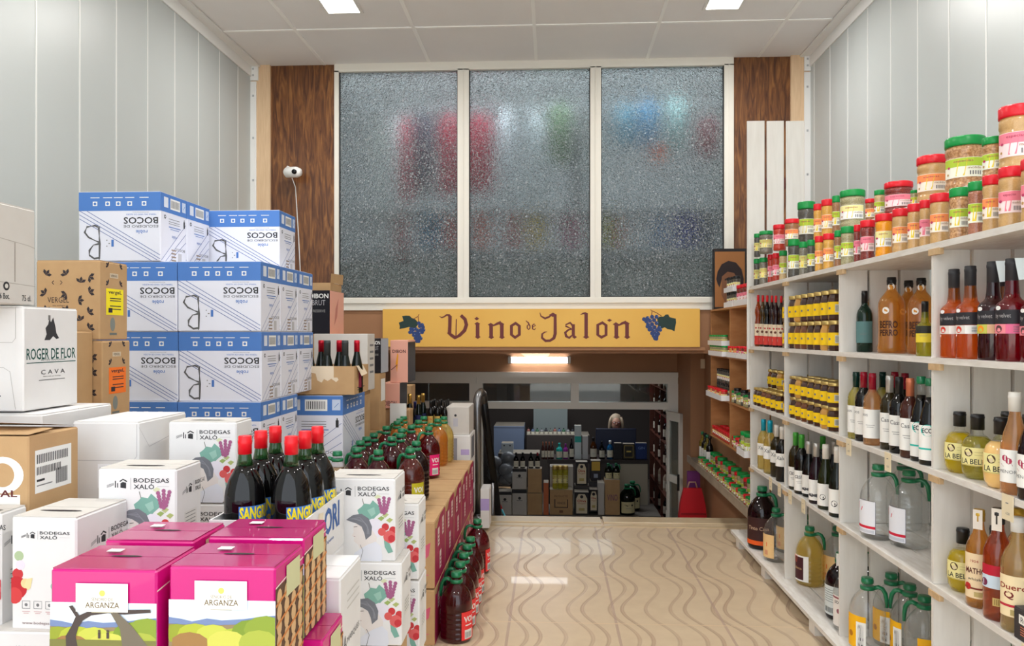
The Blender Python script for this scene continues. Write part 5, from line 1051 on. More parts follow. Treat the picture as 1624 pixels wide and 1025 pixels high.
# ================================================================ bottles on the left
def sanl(c): c.rect(0, 0, 1, 1, C(60, 120, 200)); c.text('SANGRIA', .02, .55, .98, .98, C(250, 226, 30), 1, bold=.04); c.text('Bellota', .2, .25, .8, .5, C(236, 190, 60), 1, bold=.02)
for i, (px, yt) in enumerate(((389, 701), (411, 692), (431, 684), (467, 700), (481, 692), (498, 684))):
    Z = CR[2]; H = .352; t_ = (EYE-Z-H)*F/(yt-HY); p = PT(px, yt, t_)
    x = (-.806, -.804, -.802, -.682, -.680, -.678)[i]; y = 1.985+.106*(i % 3)
    def prc(r, H, Rr): m = MB(); c = Cyl(m, Rr*.9, .62*H, .03*H, 16, -60, Rr*.80); c.rect(0, 0, 1, 1, WHITE); m.build('price_sticker', r)
    inst('sang', lambda: bottle('sang', .352, .052, BLKG, REDCAP, .135, .33, label=lbl(.28, .50, sanl, 105), name='sangria_bottle', neck=(GRG, .74), seg=36, extras=prc), 'dark sangria bottle with red cap, %s row, %s' % ('left' if i < 3 else 'right', ['nearest the camera', 'middle one', 'rearmost'][i % 3]), (x, y, Z+.0005), R(58), 1)
# cava bottles in the tray
x0, y0, z0, TW_, TD_ = TRAY
DKF = mat('dark_foil', (62, 66, 66), .5, metal=.3); RDF = mat('red_foil', (196, 20, 44), .35, metal=.4)
cx = [PY(v, 530, y0+.1).x for v in (495, 507, 523, 536, 551, 564)]
for i in range(6):
    dark = i % 2 == 0
    def ex(r, H, Rr): m = MB(); m.lathe([(.50*Rr, .70*H), (.415*Rr, .79*H), (.41*Rr, .80*H)], C(220, 216, 206), 20); m.build('collar', r)
    inst('cava%d' % dark, lambda: bottle('cava', .31, .036, DKG, DKF if dark else RDF, .38 if dark else .22, .52 if dark else .46, name='cava_bottle', label=lbl(.1, .4, plain(C(120, 20, 50), None), 120), extras=None if dark else ex),
         '%s foiled cava bottle in the torn tray, %s' % ('dark' if dark else 'red', ['leftmost of its colour', 'middle of its colour', 'rightmost of its colour'][i//2]), (cx[i], y0+(.05 if dark else .13), z0+.0005))
# jugs on the kraft and magenta cartons
PKL = lju((230, 20, 110)); YGL = lju((190, 180, 30)); RLB = lju((240, 60, 60))
LJ = [(651, 711, BRW, YGL, 'brown red wine jug with olive yellow label, front right'), (660, 700, DKR, None, 'dark jug directly behind the olive labelled one'), (680, 677, REDW, PKL, 'red wine jug with pink label beside the golden jug'), (696, 660, GOLD, None, 'golden wine jug at the right end of the jugs'),
      (600, 714, REDW, None, 'dark red jug in the front rank, third from the right'), (566, 710, REDW, None, 'dark red jug in the front rank, fourth from the right'), (538, 715, CLR, None, 'clear necked jug at the left end of the front rank'), (616, 693, REDW, None, 'red jug in the second rank behind the third front one'), (567, 699, REDW, None, 'red jug right behind the fourth front one'),
      (572, 693, REDW, None, 'red jug at the left of the third rank'), (586, 687, REDW, None, 'red jug left of the middle, third rank'), (590, 676, REDW, None, 'red jug left of the middle, fourth rank'), (627, 690, REDW, None, 'red jug in the middle of the third rank'), (637, 680, REDW, None, 'red jug in the middle of the fourth rank'),
      (604, 664, AMB, None, 'amber jug at the left of the rear rank'), (623, 657, AMB, None, 'amber jug, rearmost and highest in view'), (633, 665, AMB, None, 'amber jug, third in the rear rank'), (645, 666, AMB, None, 'amber jug in the centre of the rear rank'), (659, 659, AMB, None, 'amber jug before the blue foiled bottles'), (672, 662, AMB, None, 'amber jug left of the golden one'), (669, 676, REDW, None, 'red jug left of the pink labelled one')]
placed = []
for i, (px, yt, b_, l_, n_) in enumerate(LJ):
    H = .335; t_ = (EYE-TZ-H)*F/(yt-HY); p = PT(px, yt, t_)
    for _ in range(400):     # nudge apart so no two jugs touch
        mv = False
        for q in placed:
            d = Vector((p.x-q.x, p.y-q.y, 0))
            if d.length < .157: 
                if d.length < 1e-4: d = Vector((0, 1, 0))
                p = p+d.normalized()*(.158-d.length); mv = True
        p.x = max(TX-.60+.06, min(p.x, TX-.05)); p.y = min(max(p.y, TY+.07), TY+1.95-.08)
        if p.y > p0.y-.09 and p.x < p1.x+.085: p.x = p1.x+.086
        if not mv: break
    placed.append(p.copy())
    inst('lj_%s_%s' % (b_.name, 'a' if l_ is YGL else 'b' if l_ is PKL else 'c'), lambda: jug(.335, .076, b_, jugl('x', l_, .05, .46, 60, -55) if l_ else None, 150 if l_ is not PKL else 200), n_, (p.x, p.y, TZ+.0008), yaw_to(p.x, p.y, (i*37) % 50-25 if not l_ else 0), 1)
# red wine jugs on the floor
for i, (px, yt) in enumerate(((722, 919), (727, 904.5), (733, 890), (738, 877.5), (742, 868), (749, 846))):
    H = .352; t_ = (EYE-H)*F/(yt-HY); p = PT(px, yt, t_); y = 4.02+.172*i+(.28 if i == 5 else 0)
    d = ray(px); x = max(d[0]/d[1]*y, TX+.10)
    inst('fj', lambda: jug(.335, .080, REDW, jugl('x', RLB, .05, .46, 60, -35), 170), 'red wine jug with red label on the floor, %s' % (['nearest the camera', 'second from the camera', 'third from the camera', 'fourth from the camera', 'fifth from the camera', 'farthest and apart from the others'][i]), (x, y, .001), R(4*i), 1.05)
# ================================================================ goods behind the jugs
def simple_box(name, label, px0, px1, pyt, pyb, Y, D, m, front=None, side=None, slant=0):
    a, b = PY(px0, pyt, Y), PY(px1, pyb, Y); W, H = b.x-a.x, a.z-b.z
    t = thing(name, label, 'box', (a.x, Y, b.z)); mb = carton_mb(W, D, H, m, .002); f, s, tp = faces(mb, W, D, H)
    if front: front(f)
    if side: side(s)
    mb.build('body', t); m2 = MB(); m2.box(.002, .002, H, W-.002, D/2-.001, H+.0015, m); m2.build('flap', t); m2 = MB(); m2.box(.002, D/2+.001, H, W-.002, D-.002, H+.0015, m); m2.build('flap', t); return t
PINK = mat('pink_card', (240, 176, 156), .5); DBK = mat('black_gloss_card', (24, 24, 34), .25, coat=.3)
def dib(f): f.text('DIBON', .06, .82, .94, .93, WHITE, 1, bold=.02); f.text('BRUT', .2, .66, .8, .78, C(170, 170, 176), 1); f.text('RESERVE', .25, .5, .8, .56, C(150, 150, 150), 1)
def dibp(f): f.text('DIBON', .12, .70, .88, .78, C(90, 50, 50), 1, bold=.02); f.poly([(.38, .25), (.30, .45), (.40, .70), (.46, .66), (.42, .4)], C(240, 160, 30), 1); f.line([(.05, .3), (.4, .42)], .006, C(120, 70, 70), 1)
def lines_(f): [f.rect(.2, .2+.1*k, .8, .22+.1*k, C(206, 140, 126), 1) for k in range(6)]
g1 = 'stock boxes behind the jugs'
sb1 = simple_box('wine_box', 'black and pink wine box beside the blue banded stack', 488, 523, 461, 530, 5.3, .36, DBK, dib, lambda s: (s.rect(0, 0, 1, 1, PINK, 0), s.poly([(.3, .2), (.4, .6), (.6, .85), (.5, .4)], C(206, 130, 120), 1)))
plinth(sb1.location.x-.02, 5.28, sb1.location.x+.22, 5.72, sb1.location.z-.001, 'kraft carton column under the black and pink wine box')
r = thing('open_carton', 'small open kraft carton on top of the black and pink box', 'box', (sb1.location.x+.01, 5.34, sb1.location.z+.306)); m = MB(); m.box(0, 0, 0, .14, .28, .004, CARD)
for q in ((0, 0, .14, .004), (0, .276, .14, .28), (0, .004, .004, .276), (.136, .004, .14, .276)): m.box(q[0], q[1], .004, q[2], q[3], .055, CARD)
m.build('body', r); MB().add([(.14, 0, .055), (.15, .28, .055), (.155, .28, .13), (.145, 0, .12)], [(0, 1, 2, 3)], CARD).build('flap', r)
simple_box('white_carton', 'white carton behind the cava bottle tray', 498, 583, 530, 620, 4.95, .2, WCARD2, None, lambda s: [s.rect(.3, .3+.12*k, .8, .34+.12*k, GREYINK, 1) for k in range(5)])
plinth(PY(498, 530, 4.95).x, 4.95, PY(583, 530, 4.95).x, 5.15, PY(498, 620, 4.95).z-.001, 'plain carton under the white carton behind the tray')
simple_box('wine_box', 'black fronted wine box with a silver side behind the tray', 586, 604, 537, 592, 5.5, .25, DBK, dib, lambda s: s.rect(0, 0, 1, 1, C(176, 184, 196), 0))
simple_box('wine_box', 'upper pink wine box with an orange feather mark', 619, 647, 540, 607, 5.9, .32, PINK, dibp, lambda s: s.rect(0, .0, 1, .96, C(40, 42, 50), 0))
simple_box('wine_box', 'lower pink wine box under the feather marked one', 607, 634, 608, 648, 5.88, .3, PINK, lambda f: f.text('DIBON', .1, .1, .8, .3, C(120, 70, 70), 1, bold=.02), lambda s: s.rect(0, 0, 1, 1, C(60, 62, 70), 0))
simple_box('kraft_box', 'tall kraft carton right of the cava tray', 585, 602, 593, 682, 5.48, .2, CARD, None, lambda s: s.rect(.2, .5, .9, .9, WHITE, 1))
simple_box('kraft_box', 'kraft carton behind the blue foiled bottles', 636, 652, 612, 828, 6.53, .2, CARD)
for a, b, y0_, z_, n_ in ((585, 604, 5.45, 682, 'carton column under the tall kraft carton'), (606, 650, 5.9, 649, 'carton column under the pink wine boxes')):
    p_, q_ = PY(a, z_, y0_), PY(b, z_, y0_); plinth(p_.x, y0_, q_.x, y0_+.22, p_.z-.001, n_)
# foiled bottles standing behind the jugs
CH = plinth(-1.36, 5.96+.02, -.74, 6.5, .84, 'low carton carrying the foiled bottles behind the jugs')
BF = mat('blue_foil', (34, 42, 110), .35, metal=.4); GF = mat('gold_foil', (214, 176, 92), .3, metal=.8)
for i, (px, yt, f_, n_) in enumerate(((637, 641, BF, 'blue'), (650, 641, BF, 'blue'), (658, 637, BF, 'blue'), (643, 626, GF, 'gold'), (650, 625, GF, 'gold'), (664, 627, GF, 'gold'), (671, 624, GF, 'gold'))):
    y = 6.06+.10*(i % 4)+(.02 if i > 3 else 0); p = PY(px, yt, y); b = .841; H = p.z-b
    inst('fb_'+n_, lambda: bottle('cava', .33, .036, DKG, f_, .34, .50, name='foiled_bottle', label=lbl(.1, .4, plain(C(30, 40, 90), None), 120)), '%s foiled bottle behind the jugs, %s of its colour' % (n_, ORD[i if i < 3 else i-3]), (p.x, y, b), 0, H/.33)
def rons(i, px, yt, y): 
    p = PY(px, yt, y); H = p.z-.841
    inst('ron', lambda: bottle('wine', .33, .034, BLKG, BLACKCAP, .28, .42, name='dark_bottle', label=lbl(.12, .48, plain(C(200, 170, 90), 'RON', C(200, 40, 30)), 140)), 'dark rum bottle behind the golden jug, %s of the block' % ORD[i], (p.x, y, .841), R(-15), (.72, .72, H/.33))
k = 0
for r_ in range(3):
    for c_ in range(3): rons(k, 683+11*c_+3*r_, 636-1.5*r_, 6.06+.12*r_); k += 1
o = thing('card_sheet', 'blank white card leaning before the blue foiled bottles', 'card', (PY(619, 680, 5.86).x, 5.845, PY(619, 680, 5.86).z)); a = PY(645, 640, 5.86); H = a.z-o.location.z; m = MB(); W = a.x-o.location.x
m.box(0, 0, 0, W, .004, H, WHITE); m.build('sheet', o); o.location.z = TZ+.0; o.scale.z = (a.z-TZ)/H
# white stack by the handrail
c0 = PY(705, 645, 6.3); c1 = PY(746, 645, 6.3)
simple_box('white_carton', 'top white carton of the stack by the handrail', 708, 744, 646, 690, 6.12, .36, WCARD2, lambda f: (f.rect(.3, .3, .5, .6, C(190, 190, 200)), f.disc(.4, .7, .01, INK, 1)), None)
for i, (a, b) in enumerate(((691, 735), (736, 780), (781, 829))):
    simple_box('white_carton', 'white carton with grey panel in the handrail stack, %s from top' % ORD[i+1], 708, 746, a, b, 6.10, .38, WCARD, lambda f: (f.rect(.1, .1, .45, .9, C(150, 150, 160)), f.rect(.6, .3, .95, .5, C(190, 170, 220))), lambda s: s.rect(.2, .1, .8, .9, C(120, 120, 128)))
simple_box('white_carton', 'white carton with lilac label past the handrail', 762, 776, 776, 838, 6.2, .2, WCARD, lambda f: f.rect(.0, .45, 1, .75, C(180, 160, 214)))
# handrail
ph = PY(757, 829, 6.62); t = thing('handrail', 'dark metal stair handrail rising from the tiled floor edge', 'handrail', (ph.x, 6.6, .014)); RL = mat('dark_rail_metal', (128, 128, 130), .32, metal=.9); RB_ = mat('black_rail', (26, 26, 28), .3, metal=.5)
zt_ = PY(757, 640, 6.6).z-.014
m = MB(); m.lathe([(0, 0), (.075, 0), (.075, .008), (.045, .014), (.037, .03), (.037, .04)], RL, 20); m.build('base_plate', t)
m = MB(); m.tube([(0, 0, .02), (0, 0, zt_-.04), (.003, .015, zt_+.03), (.012, .045, zt_+.075), (.024, .09, zt_+.09), (.035, .14, zt_+.07), (.04, .19, zt_+.0)], .037, RL, 16); m.build('post', t)
m = MB(); m.tube([(.04, .19, zt_), (.06, .42, zt_-.34), (.08, .9, zt_-.83), (.09, 1.6, zt_-1.5)], .036, RB_, 14); m.build('rail', t, label='black sloping rail')
m = MB(); m.tube([(.07, .86, zt_-.85), (.07, .86, -.62)], .018, RL, 10); m.build('baluster', t); m = MB(); m.tube([(.09, 1.55, zt_-1.5), (.09, 1.55, -1.012)], .018, RL, 10); m.build('baluster', t)
# ================================================================ wooden spice shelf on the stair wall
WOOD = mat('brown_crate_wood', (188, 134, 82), .6, c2=(160, 106, 60), noise=.22, nscale=6, stretch=(1, .25, 3), bump=.15, bscale=60)
GRYW = mat('grey_shelf_wood', (170, 156, 138), .6, c2=(150, 136, 120), noise=.2, nscale=8)
SXF, SXB = 1.445, 1.615; SL = [1.82, 1.414, 1.05, .693]; Y0_, Y1_ = 5.685, 7.10
t = thing('spice_shelf', 'brown wooden crate shelf on the stairwell wall behind the white shelving', 'shelf', (0, 0, 0))
for z in SL: MB().box(SXF, Y0_, z-.016, SXB, Y1_, z, WOOD).build('shelf_board', t)
for a, b in zip(SL[:-1], SL[1:]):
    for y in (Y0_, 6.34, Y1_-.014): MB().box(SXF+.002, y, b+.0005, SXB, y+.014, a-.0165, WOOD).build('divider', t)
    MB().box(SXB-.008, Y0_+.015, b+.0005, SXB-.0005, Y1_-.015, a-.0165, WOOD).build('back_panel', t)
MB().box(SXF-.005, Y0_, .27, SXB, 8.2, .30, GRYW).build('shelf_board', t, label='long grey lowest board'); MB().box(SXF-.02, Y0_, .255, SXF-.0055, 8.2, .325, GRYW).build('edge_strip', t)
for y in (5.8, 6.9, 8.0): MB().prism([(SXF+.01, .268), (SXB, .268), (SXB, .12)], 'y', y, y+.02, GRYW).build('bracket', t)
TRW = C(232, 232, 234, .5)
def tray(x0, y0, x1, y1, z, h, label):
    o = thing('display_tray', label, 'tray', (x0, y0, z)); W, D = x1-x0, y1-y0; m = MB(); m.box(0, 0, 0, W, D, .003, TRW)
    for q in ((0, 0, W, .003), (0, D-.003, W, D), (0, .003, .003, D-.003), (W-.003, .003, W, D-.003)): m.box(q[0], q[1], .003, q[2], q[3], h, TRW)
    m.build('tray', o); return o
SP = {'gp': ('g', 'olive', 'cream', .085, .030), 'gl': ('g', 'olive', 'lime', .095, .032), 'rr': ('r', 'red', 'white', .085, .028), 'ro': ('r', 'ochre', 'orange', .085, .030), 'rm': ('r', 'maroon', 'pink', .09, .031), 'bd': ('b', 'dark', 'white', .12, .030), 'gb': ('g', 'olive', 'lime', .17, .045), 'rb': ('r', 'maroon', 'pink', .16, .045), 'rt': ('r', 'tan', 'orange', .15, .042)}
NM = {'g': 'green', 'r': 'red', 'b': 'black'}
def spice(kind, x, y, z, label, g):
    l, f_, lb, H, Rr = SP[kind]; inst('sp_'+kind, lambda: jar(H, Rr, FILL[f_], GLID if l == 'g' else RLID if l == 'r' else BLACKCAP, jl(lb)), label, (x, y, z+.0005), yaw_to(x, y, 10), 1, None)
def sline(kinds, x, ya, yb, z, where, step=None):
    n = max(1, int((yb-ya)/(step or (2*SP[kinds[0]][4]+.004)))); 
    for i in range(n):
        k = kinds[i % len(kinds)]; spice(k, x, yb-(i+.5)*(yb-ya)/n, z, '%s lidded jar, %s from far end, %s' % (NM[SP[k][0]], ORD[i], where), where)
# top
tray(1.455, 5.78, 1.60, 6.25, 1.8201, .045, 'white tray of dark lidded jars on top of the wooden shelf')
sline(['rb'], 1.50, 5.80, 6.20, 1.8235, 'front line on top of the wooden shelf', .1)
tray(1.455, 6.30, 1.60, 6.60, 1.8201, .045, 'lower white tray beside the red jars on top of the wooden shelf')
sline(['bd'], 1.50, 6.31, 6.59, 1.8235, 'lower tray on top of the wooden shelf')
tray(1.455, 6.28, 1.60, 6.60, 1.946, .04, 'upper white tray standing on black lidded jars'); sline(['bd'], 1.50, 6.29, 6.59, 1.9495, 'upper tray on top of the wooden shelf')
# first
z = SL[1]
tray(SXF-.05, 6.40, 1.56, 6.95, z+.0002, .04, 'lower white tray of green lidded jars on the upper wooden shelf'); sline(['gp'], SXF-.015, 6.41, 6.94, z+.0035, 'lower tray on the upper wooden shelf')
tray(SXF-.05, 6.42, 1.56, 6.97, z+.0895, .04, 'upper white tray stacked on the green lidded jars'); sline(['gp'], SXF-.015, 6.43, 6.96, z+.093, 'stacked tray on the upper wooden shelf')
tray(SXF-.03, 6.05, 1.58, 6.32, z+.0002, .04, 'white tray of red lidded jars beside the wooden divider'); sline(['rr', 'ro'], SXF+.0, 6.06, 6.31, z+.0035, 'tray by the divider on the upper wooden shelf')
tray(SXF-.03, 5.72, 1.58, 6.03, z+.0002, .04, 'white tray of purple and red jars at the near end'); sline(['rm', 'rr'], SXF+.0, 5.73, 6.02, z+.0035, 'near tray on the upper wooden shelf')
# second
z = SL[2]
tray(SXF-.06, 6.38, 1.56, 7.0, z+.0002, .045, 'white tray of red lidded jars on the second wooden shelf'); sline(['rr', 'rr', 'ro'], SXF-.025, 6.39, 6.99, z+.0035, 'tray on the second wooden shelf')
sline(['bd'], 1.50, 6.42, 6.98, z+.0035, 'rear line of the second wooden shelf'); sline(['bd'], 1.50, 6.42, 6.98, z+.125, 'stacked rear line of the second wooden shelf')
sline(['gl', 'bd', 'gp'], 1.475, 5.72, 6.30, z, 'near end front line of the second wooden shelf'); sline(['rm'], 1.55, 5.72, 6.0, z, 'near end rear line of the second wooden shelf')
# third
z = SL[3]
sline(['rr'], 1.475, 6.38, 7.06, z, 'front line of the third wooden shelf'); sline(['rr', 'rm'], 1.545, 6.38, 7.06, z, 'rear line of the third wooden shelf'); sline(['rr', 'gl', 'rm'], 1.475, 5.98, 6.30, z, 'near part of the third wooden shelf')
tray(SXF-.04, 5.70, 1.58, 5.94, z+.0002, .05, 'white tray of green lidded jars at the near end of the third shelf'); sline(['gb'], SXF+.02, 5.71, 5.93, z+.0035, 'near tray of the third wooden shelf')
# lowest
z = .30
sline(['gp', 'gl', 'rr', 'gl', 'gp', 'rr'], 1.478, 5.72, 7.75, z, 'front line of the lowest long shelf', .078); sline(['gb', 'gb', 'rb', 'gb', 'rt'], 1.56, 5.8, 7.5, z, 'rear line of the lowest long shelf', .105)
for i, (y, h) in enumerate(((7.62, .32), (7.74, .29), (7.86, .30), (7.98, .33))):
    inst('oil%d' % (i % 2), lambda: bottle('wine', .30, .035, OLV if i % 2 else BLKG, GREENP if i % 2 else BLACKCAP, .1, .5, label=lbl(.15, .5, plain(PLBL), 120), name='oil_bottle'), '%s oil bottle at the far end of the lowest long shelf, %s along' % (('olive', 'black')[1-i % 2], ORD[i]), (1.545, y, z+.0005), R(-20))
# poster box with round dark head shape
a, b = PY(1131, 395, 7.0), PY(1183, 486, 7.0); t = thing('poster_box', 'tall brown box front with black border and round dark hair shape', 'box', (a.x, 6.98, 1.8203)); W, H = b.x-a.x, a.z-1.82
m = MB(); m.box(0, 0, 0, W, .06, H, C(30, 24, 24, .4)); f = Flat(m, (0, 0, 0), (1, 0, 0), (0, 0, 1), W, H); PBR = C(150, 98, 52); f.rect(.04, .04, .95, .95, PBR, 0)
HC = C(34, 20, 22); f.poly([(.12, .42), (.08, .50), (.12, .62), (.24, .74), (.45, .80), (.68, .77), (.85, .66), (.92, .5), (.9, .36), (.80, .34), (.76, .48), (.6, .58), (.42, .60), (.27, .54), (.22, .44), (.18, .36)], HC, 1); f.poly([(.25, .54), (.42, .62), (.62, .60), (.78, .46), (.78, .2), (.6, .08), (.38, .08), (.24, .24)], C(120, 78, 52), 1.5); f.poly([(.34, .5), (.46, .53), (.46, .5), (.34, .47)], HC, 2); f.poly([(.56, .53), (.70, .5), (.70, .47), (.56, .5)], HC, 2)
m.build('panel', t); m = MB(); m.box(W+.003, .0, 0, W+.06, .3, H*.98, PBR); m.build('side_panel', t)
# outlet and red bag
q = PY(1117, 577, 8.249); struct(MB().box(q.x-.04, 8.235, q.z-.05, q.x+.04, 8.2495, q.z+.05, C(226, 206, 176)).build('trim_10'))
q = PY(1098, 768, 7.95); t = thing('shopping_bag', 'red shopping bag hanging below the lowest wooden shelf', 'bag', (q.x, 7.95, q.z-.40)); RB2 = mat('red_fabric', (196, 14, 30), .7)
m = MB(); vs = []
for zf, w_, d_ in ((0, .13, .05), (.03, .14, .055), (.2, .125, .04), (.36, .09, .02)):
    for sx_, sy_ in ((-1, -1), (1, -1), (1, 1), (-1, 1)): vs.append((sx_*w_, sy_*d_, zf))
fs = [(3, 2, 1, 0), (12, 13, 14, 15)]+[(l*4+i, l*4+(i+1) % 4, l*4+4+(i+1) % 4, l*4+4+i) for l in range(3) for i in range(4)]
m.add(vs, fs, RB2); m.build('body', t); m = MB(); m.tube([(-.05, 0, .355), (-.03, 0, .42), (.03, 0, .42), (.05, 0, .355)], .008, C(190, 150, 130)); m.build('handle', t); m = MB(); m.box(-.125, -.06, .10, .125, -.048, .115, C(150, 8, 20)); m.build('pocket_seam', t)
m = MB(); m.box(-.04, .06, .34, .09, .09, .52, C(110, 40, 110)); m.build('lining', t, label='purple cloth behind the bag')
# ================================================================ goods behind the textured glass
def garment(px, pyt, pyb, w_, Y, col, label, shoulder=True, cat='garment', name='hanging_garment'):
    a = PY(px, pyt, Y); b = PY(px, pyb, Y); W = w_/2/F*Y; H = a.z-b.z; o = thing(name, label, cat, (a.x, Y, b.z)); m = MB()
    m.prism([(-W, 0), (W, 0), (W*.95, H*.5), (W, H*.88), (W*.3, H), (-W*.3, H), (-W, H*.88), (-W*.95, H*.5)] if shoulder else [(-W, 0), (W, 0), (W, H), (-W, H)], 'y', -.05, .05, C(*col)); m.build('cloth', o)
    if shoulder: m = MB(); m.tube([(0, 0, H), (0, 0, H+.05), (.02, 0, H+.07)], .006, CHROME, 6); m.build('hook', o)
    return o
CRI = (176, 20, 60)
for i, (px, yt, yb, w_, c_, n_) in enumerate(((646, 190, 320, 22, CRI, 'narrow crimson'), (630, 190, 320, 12, (226, 226, 230), 'slim white'), (675, 185, 305, 30, (50, 56, 80), 'dark blue'), (715, 185, 310, 34, CRI, 'wide crimson'), (762, 185, 305, 40, CRI, 'broad crimson'), (803, 180, 320, 26, (210, 214, 220), 'pale grey'), (850, 180, 320, 22, (200, 206, 210), 'light'), (888, 170, 260, 30, (86, 112, 76), 'green'),
    (990, 170, 230, 28, (60, 110, 130), 'light blue'), (1026, 165, 235, 34, (40, 96, 130), 'sky blue'), (1070, 160, 240, 30, (110, 140, 140), 'grey teal'), (1120, 190, 250, 30, (120, 30, 46), 'dark red'), (915, 200, 330, 16, (90, 96, 100), 'grey'))):
    garment(px, yt, yb, w_, 7.55, c_, '%s garment hanging behind the textured glass panes' % n_)
for i, (px, yt, yb, w_, c_, n_) in enumerate(((625, 335, 395, 10, (230, 230, 232), 'white'), (640, 345, 420, 16, (190, 50, 70), 'red'), (684, 335, 400, 34, (60, 130, 170), 'blue'), (718, 345, 400, 22, (220, 70, 60), 'coral'), (765, 340, 395, 20, (236, 90, 60), 'orange'), (815, 340, 400, 20, (200, 90, 90), 'rose'), (850, 345, 390, 26, (226, 190, 70), 'yellow'), (905, 345, 400, 26, (190, 90, 130), 'pink'),
    (965, 345, 400, 26, (200, 190, 90), 'pale yellow'), (980, 350, 400, 14, (220, 90, 80), 'salmon'), (1045, 345, 395, 16, (60, 130, 190), 'cyan'), (1085, 340, 395, 40, (70, 80, 170), 'violet blue'), (1120, 345, 395, 20, (70, 90, 120), 'slate'))):
    garment(px, yt, yb, w_, 7.6, c_, 'folded %s cloth standing on the shelf behind the textured glass' % n_, False, 'cloth', 'folded_cloth')
garment(1045, 233, 255, 20, 7.5, (236, 100, 40), 'small orange item seen behind the right textured pane', False, 'item', 'orange_pouch')
t = thing('garment_rack', 'grey shelves and rail holding clothes behind the textured glass', 'shelf', (0, 7.5, 0)); LG_ = C(180, 184, 186)
for py, y0, y1 in ((335, -.02, .35), (398, -.1, .5)): z_ = PY(812, py, 7.6).z; MB().box(-2.0, y0, z_-.02, 1.95, y1, z_, LG_).build('shelf_board', t)
tr2 = thing('garment_rail', 'steel rail from which the garments hang behind the textured glass', 'rail', (0, 7.5, 0)); m = MB(); z_ = PY(812, 172, 7.55).z; m.tube([(-2.0, .05, z_), (1.95, .05, z_)], .012, CHROME); m.build('rail', tr2)
for px in (603, 740, 945, 1140): x_ = PY(px, 300, 7.6).x; MB().box(x_-.012, .2, 1.801, x_+.012, .225, 3.7, C(214, 220, 200)).build('upright', tr2)
MB().box(-2.1, -.13, 1.801, 2.0, -.11, 2.30, C(176, 180, 180)).build('back_panel', t)  # pale panel set before the shelves to catch light and brighten the lower panes
# ================================================================ lower room goods
YL0 = 10.3
def rz_(py, Y): return 1.6-(py-530)/F*Y
def lbox(name, label, px0, px1, y0, y1, Y, D, c, draw=None, side=None):
    a, b = PY(px0, y0, Y), PY(px1, y1, Y); b.z = max(b.z, PZ) if Y < 10.99 else b.z; o = thing(name, label, 'box', (a.x, Y, b.z)); W, H = b.x-a.x, a.z-b.z; mb = carton_mb(W, D, H-.002, c if not isinstance(c, tuple) else C(*c), .003)
    f, s, tp = faces(mb, W, D, H)
    if draw: draw(f)
    mb.build('body', o); MB().box(.003, .003, H-.002, W-.003, D-.003, H-.0005, C(150, 140, 126)).build('lid', o); return o
PZ = rz_(817, 10.3); t = thing('low_platform', 'low grey platform along the floor of the lower room', 'platform', (-2.2, 10.3, -1.0)); MB().box(0, 0, 0, 3.65, .68, rz_(817, 10.3)+1.0-.001, C(120, 112, 104)).build('deck', t); MB().box(0, -.004, 0, 3.65, 0, .1, C(100, 94, 88)).build('kick_board', t)
GRB = (196, 192, 186)
def wtop(f): f.rect(0, .86, 1, 1, INK); f.disc(.5, .66, .02, INK, 1, 10); f.rect(.3, .55, .7, .58, GREYINK, 1)
def kt(f): f.text('PRODUCTO', .2, .7, .8, .78, C(110, 76, 50), 1); f.rect(.2, .28, .24, .62, INK, 1); f.rect(.76, .28, .80, .62, INK, 1); f.rect(.2, .28, .8, .31, INK, 1); f.text('VINOS', .32, .42, .68, .52, INK, 1); f.rect(.42, .08, .58, .18, C(120, 84, 56), 1)
def olv(f): f.rect(0, 0, 1, 1, C(34, 32, 34)); f.poly([(.12, .06), (.88, .06), (.88, .72), (.72, .92), (.28, .92), (.12, .72)], C(226, 214, 186), 1); f.disc(.5, .80, .022, INK, 2, 10); f.text('Oliva', .2, .56, .8, .68, C(180, 60, 40), 2, bold=.02); f.text('Virgen', .2, .46, .8, .54, C(180, 90, 40), 2); f.rect(.3, .18, .7, .3, C(190, 170, 110), 2)
LBX = [('white_box', 'white box with dark lid at the bottom left of the lower room', 790, 811.5, 780, 817, wtop, GRB), ('white_box', 'white box with dark lid, lower of the stack of two', 812.5, 835.5, 777, 817, wtop, GRB), ('kraft_box', 'kraft box below another one in the lower room', 836.5, 860, 782.5, 817, None, CARD),
  ('narrow_box', 'narrow orange carton beside the kraft boxes', 862, 870, 766, 817, None, (200, 110, 70)), ('kraft_box', 'wide kraft box with a printed frame in the lower room', 872, 908, 777, 817, kt, CARD), ('olive_oil_can', 'front olive oil can with cream label, left of its pair', 911, 934, 781, 817, olv, (34, 32, 34)),
  ('white_box', 'white box beside the tall kraft one', 948.5, 958.5, 766, 817, None, GRB), ('kraft_box', 'tall kraft box with purple print under two dark jugs', 959.5, 983, 761, 817, lambda f: f.text('VINO', .15, .4, .85, .58, C(110, 70, 110), 1), CARD)]
for n_, l_, a, b, y0, y1, d_, c_ in LBX: lbox(n_, l_, a, b, y0, y1, 10.3, .22, c_, d_)
lbox('olive_oil_can', 'olive oil can behind the front one, right of its pair', 935, 948, 777, 812, 10.32, .2, (34, 32, 34), olv)
lbox('white_box', 'white box with dark lid, upper of the stack of two', 812.5, 835, 744, 776.5, 10.31, .2, GRB, wtop)
lbox('kraft_box', 'kraft box on top of another one in the lower room', 837, 859, 744, 782, 10.31, .2, CARD)
lbox('white_box', 'white box carrying the olive jars', 872, 909, 740, 776.5, 10.54, .2, GRB)
t = lbox('white_box', 'tall plain carton behind the wide kraft box', 872, 909, 777, 817, 10.53, .2, GRB)
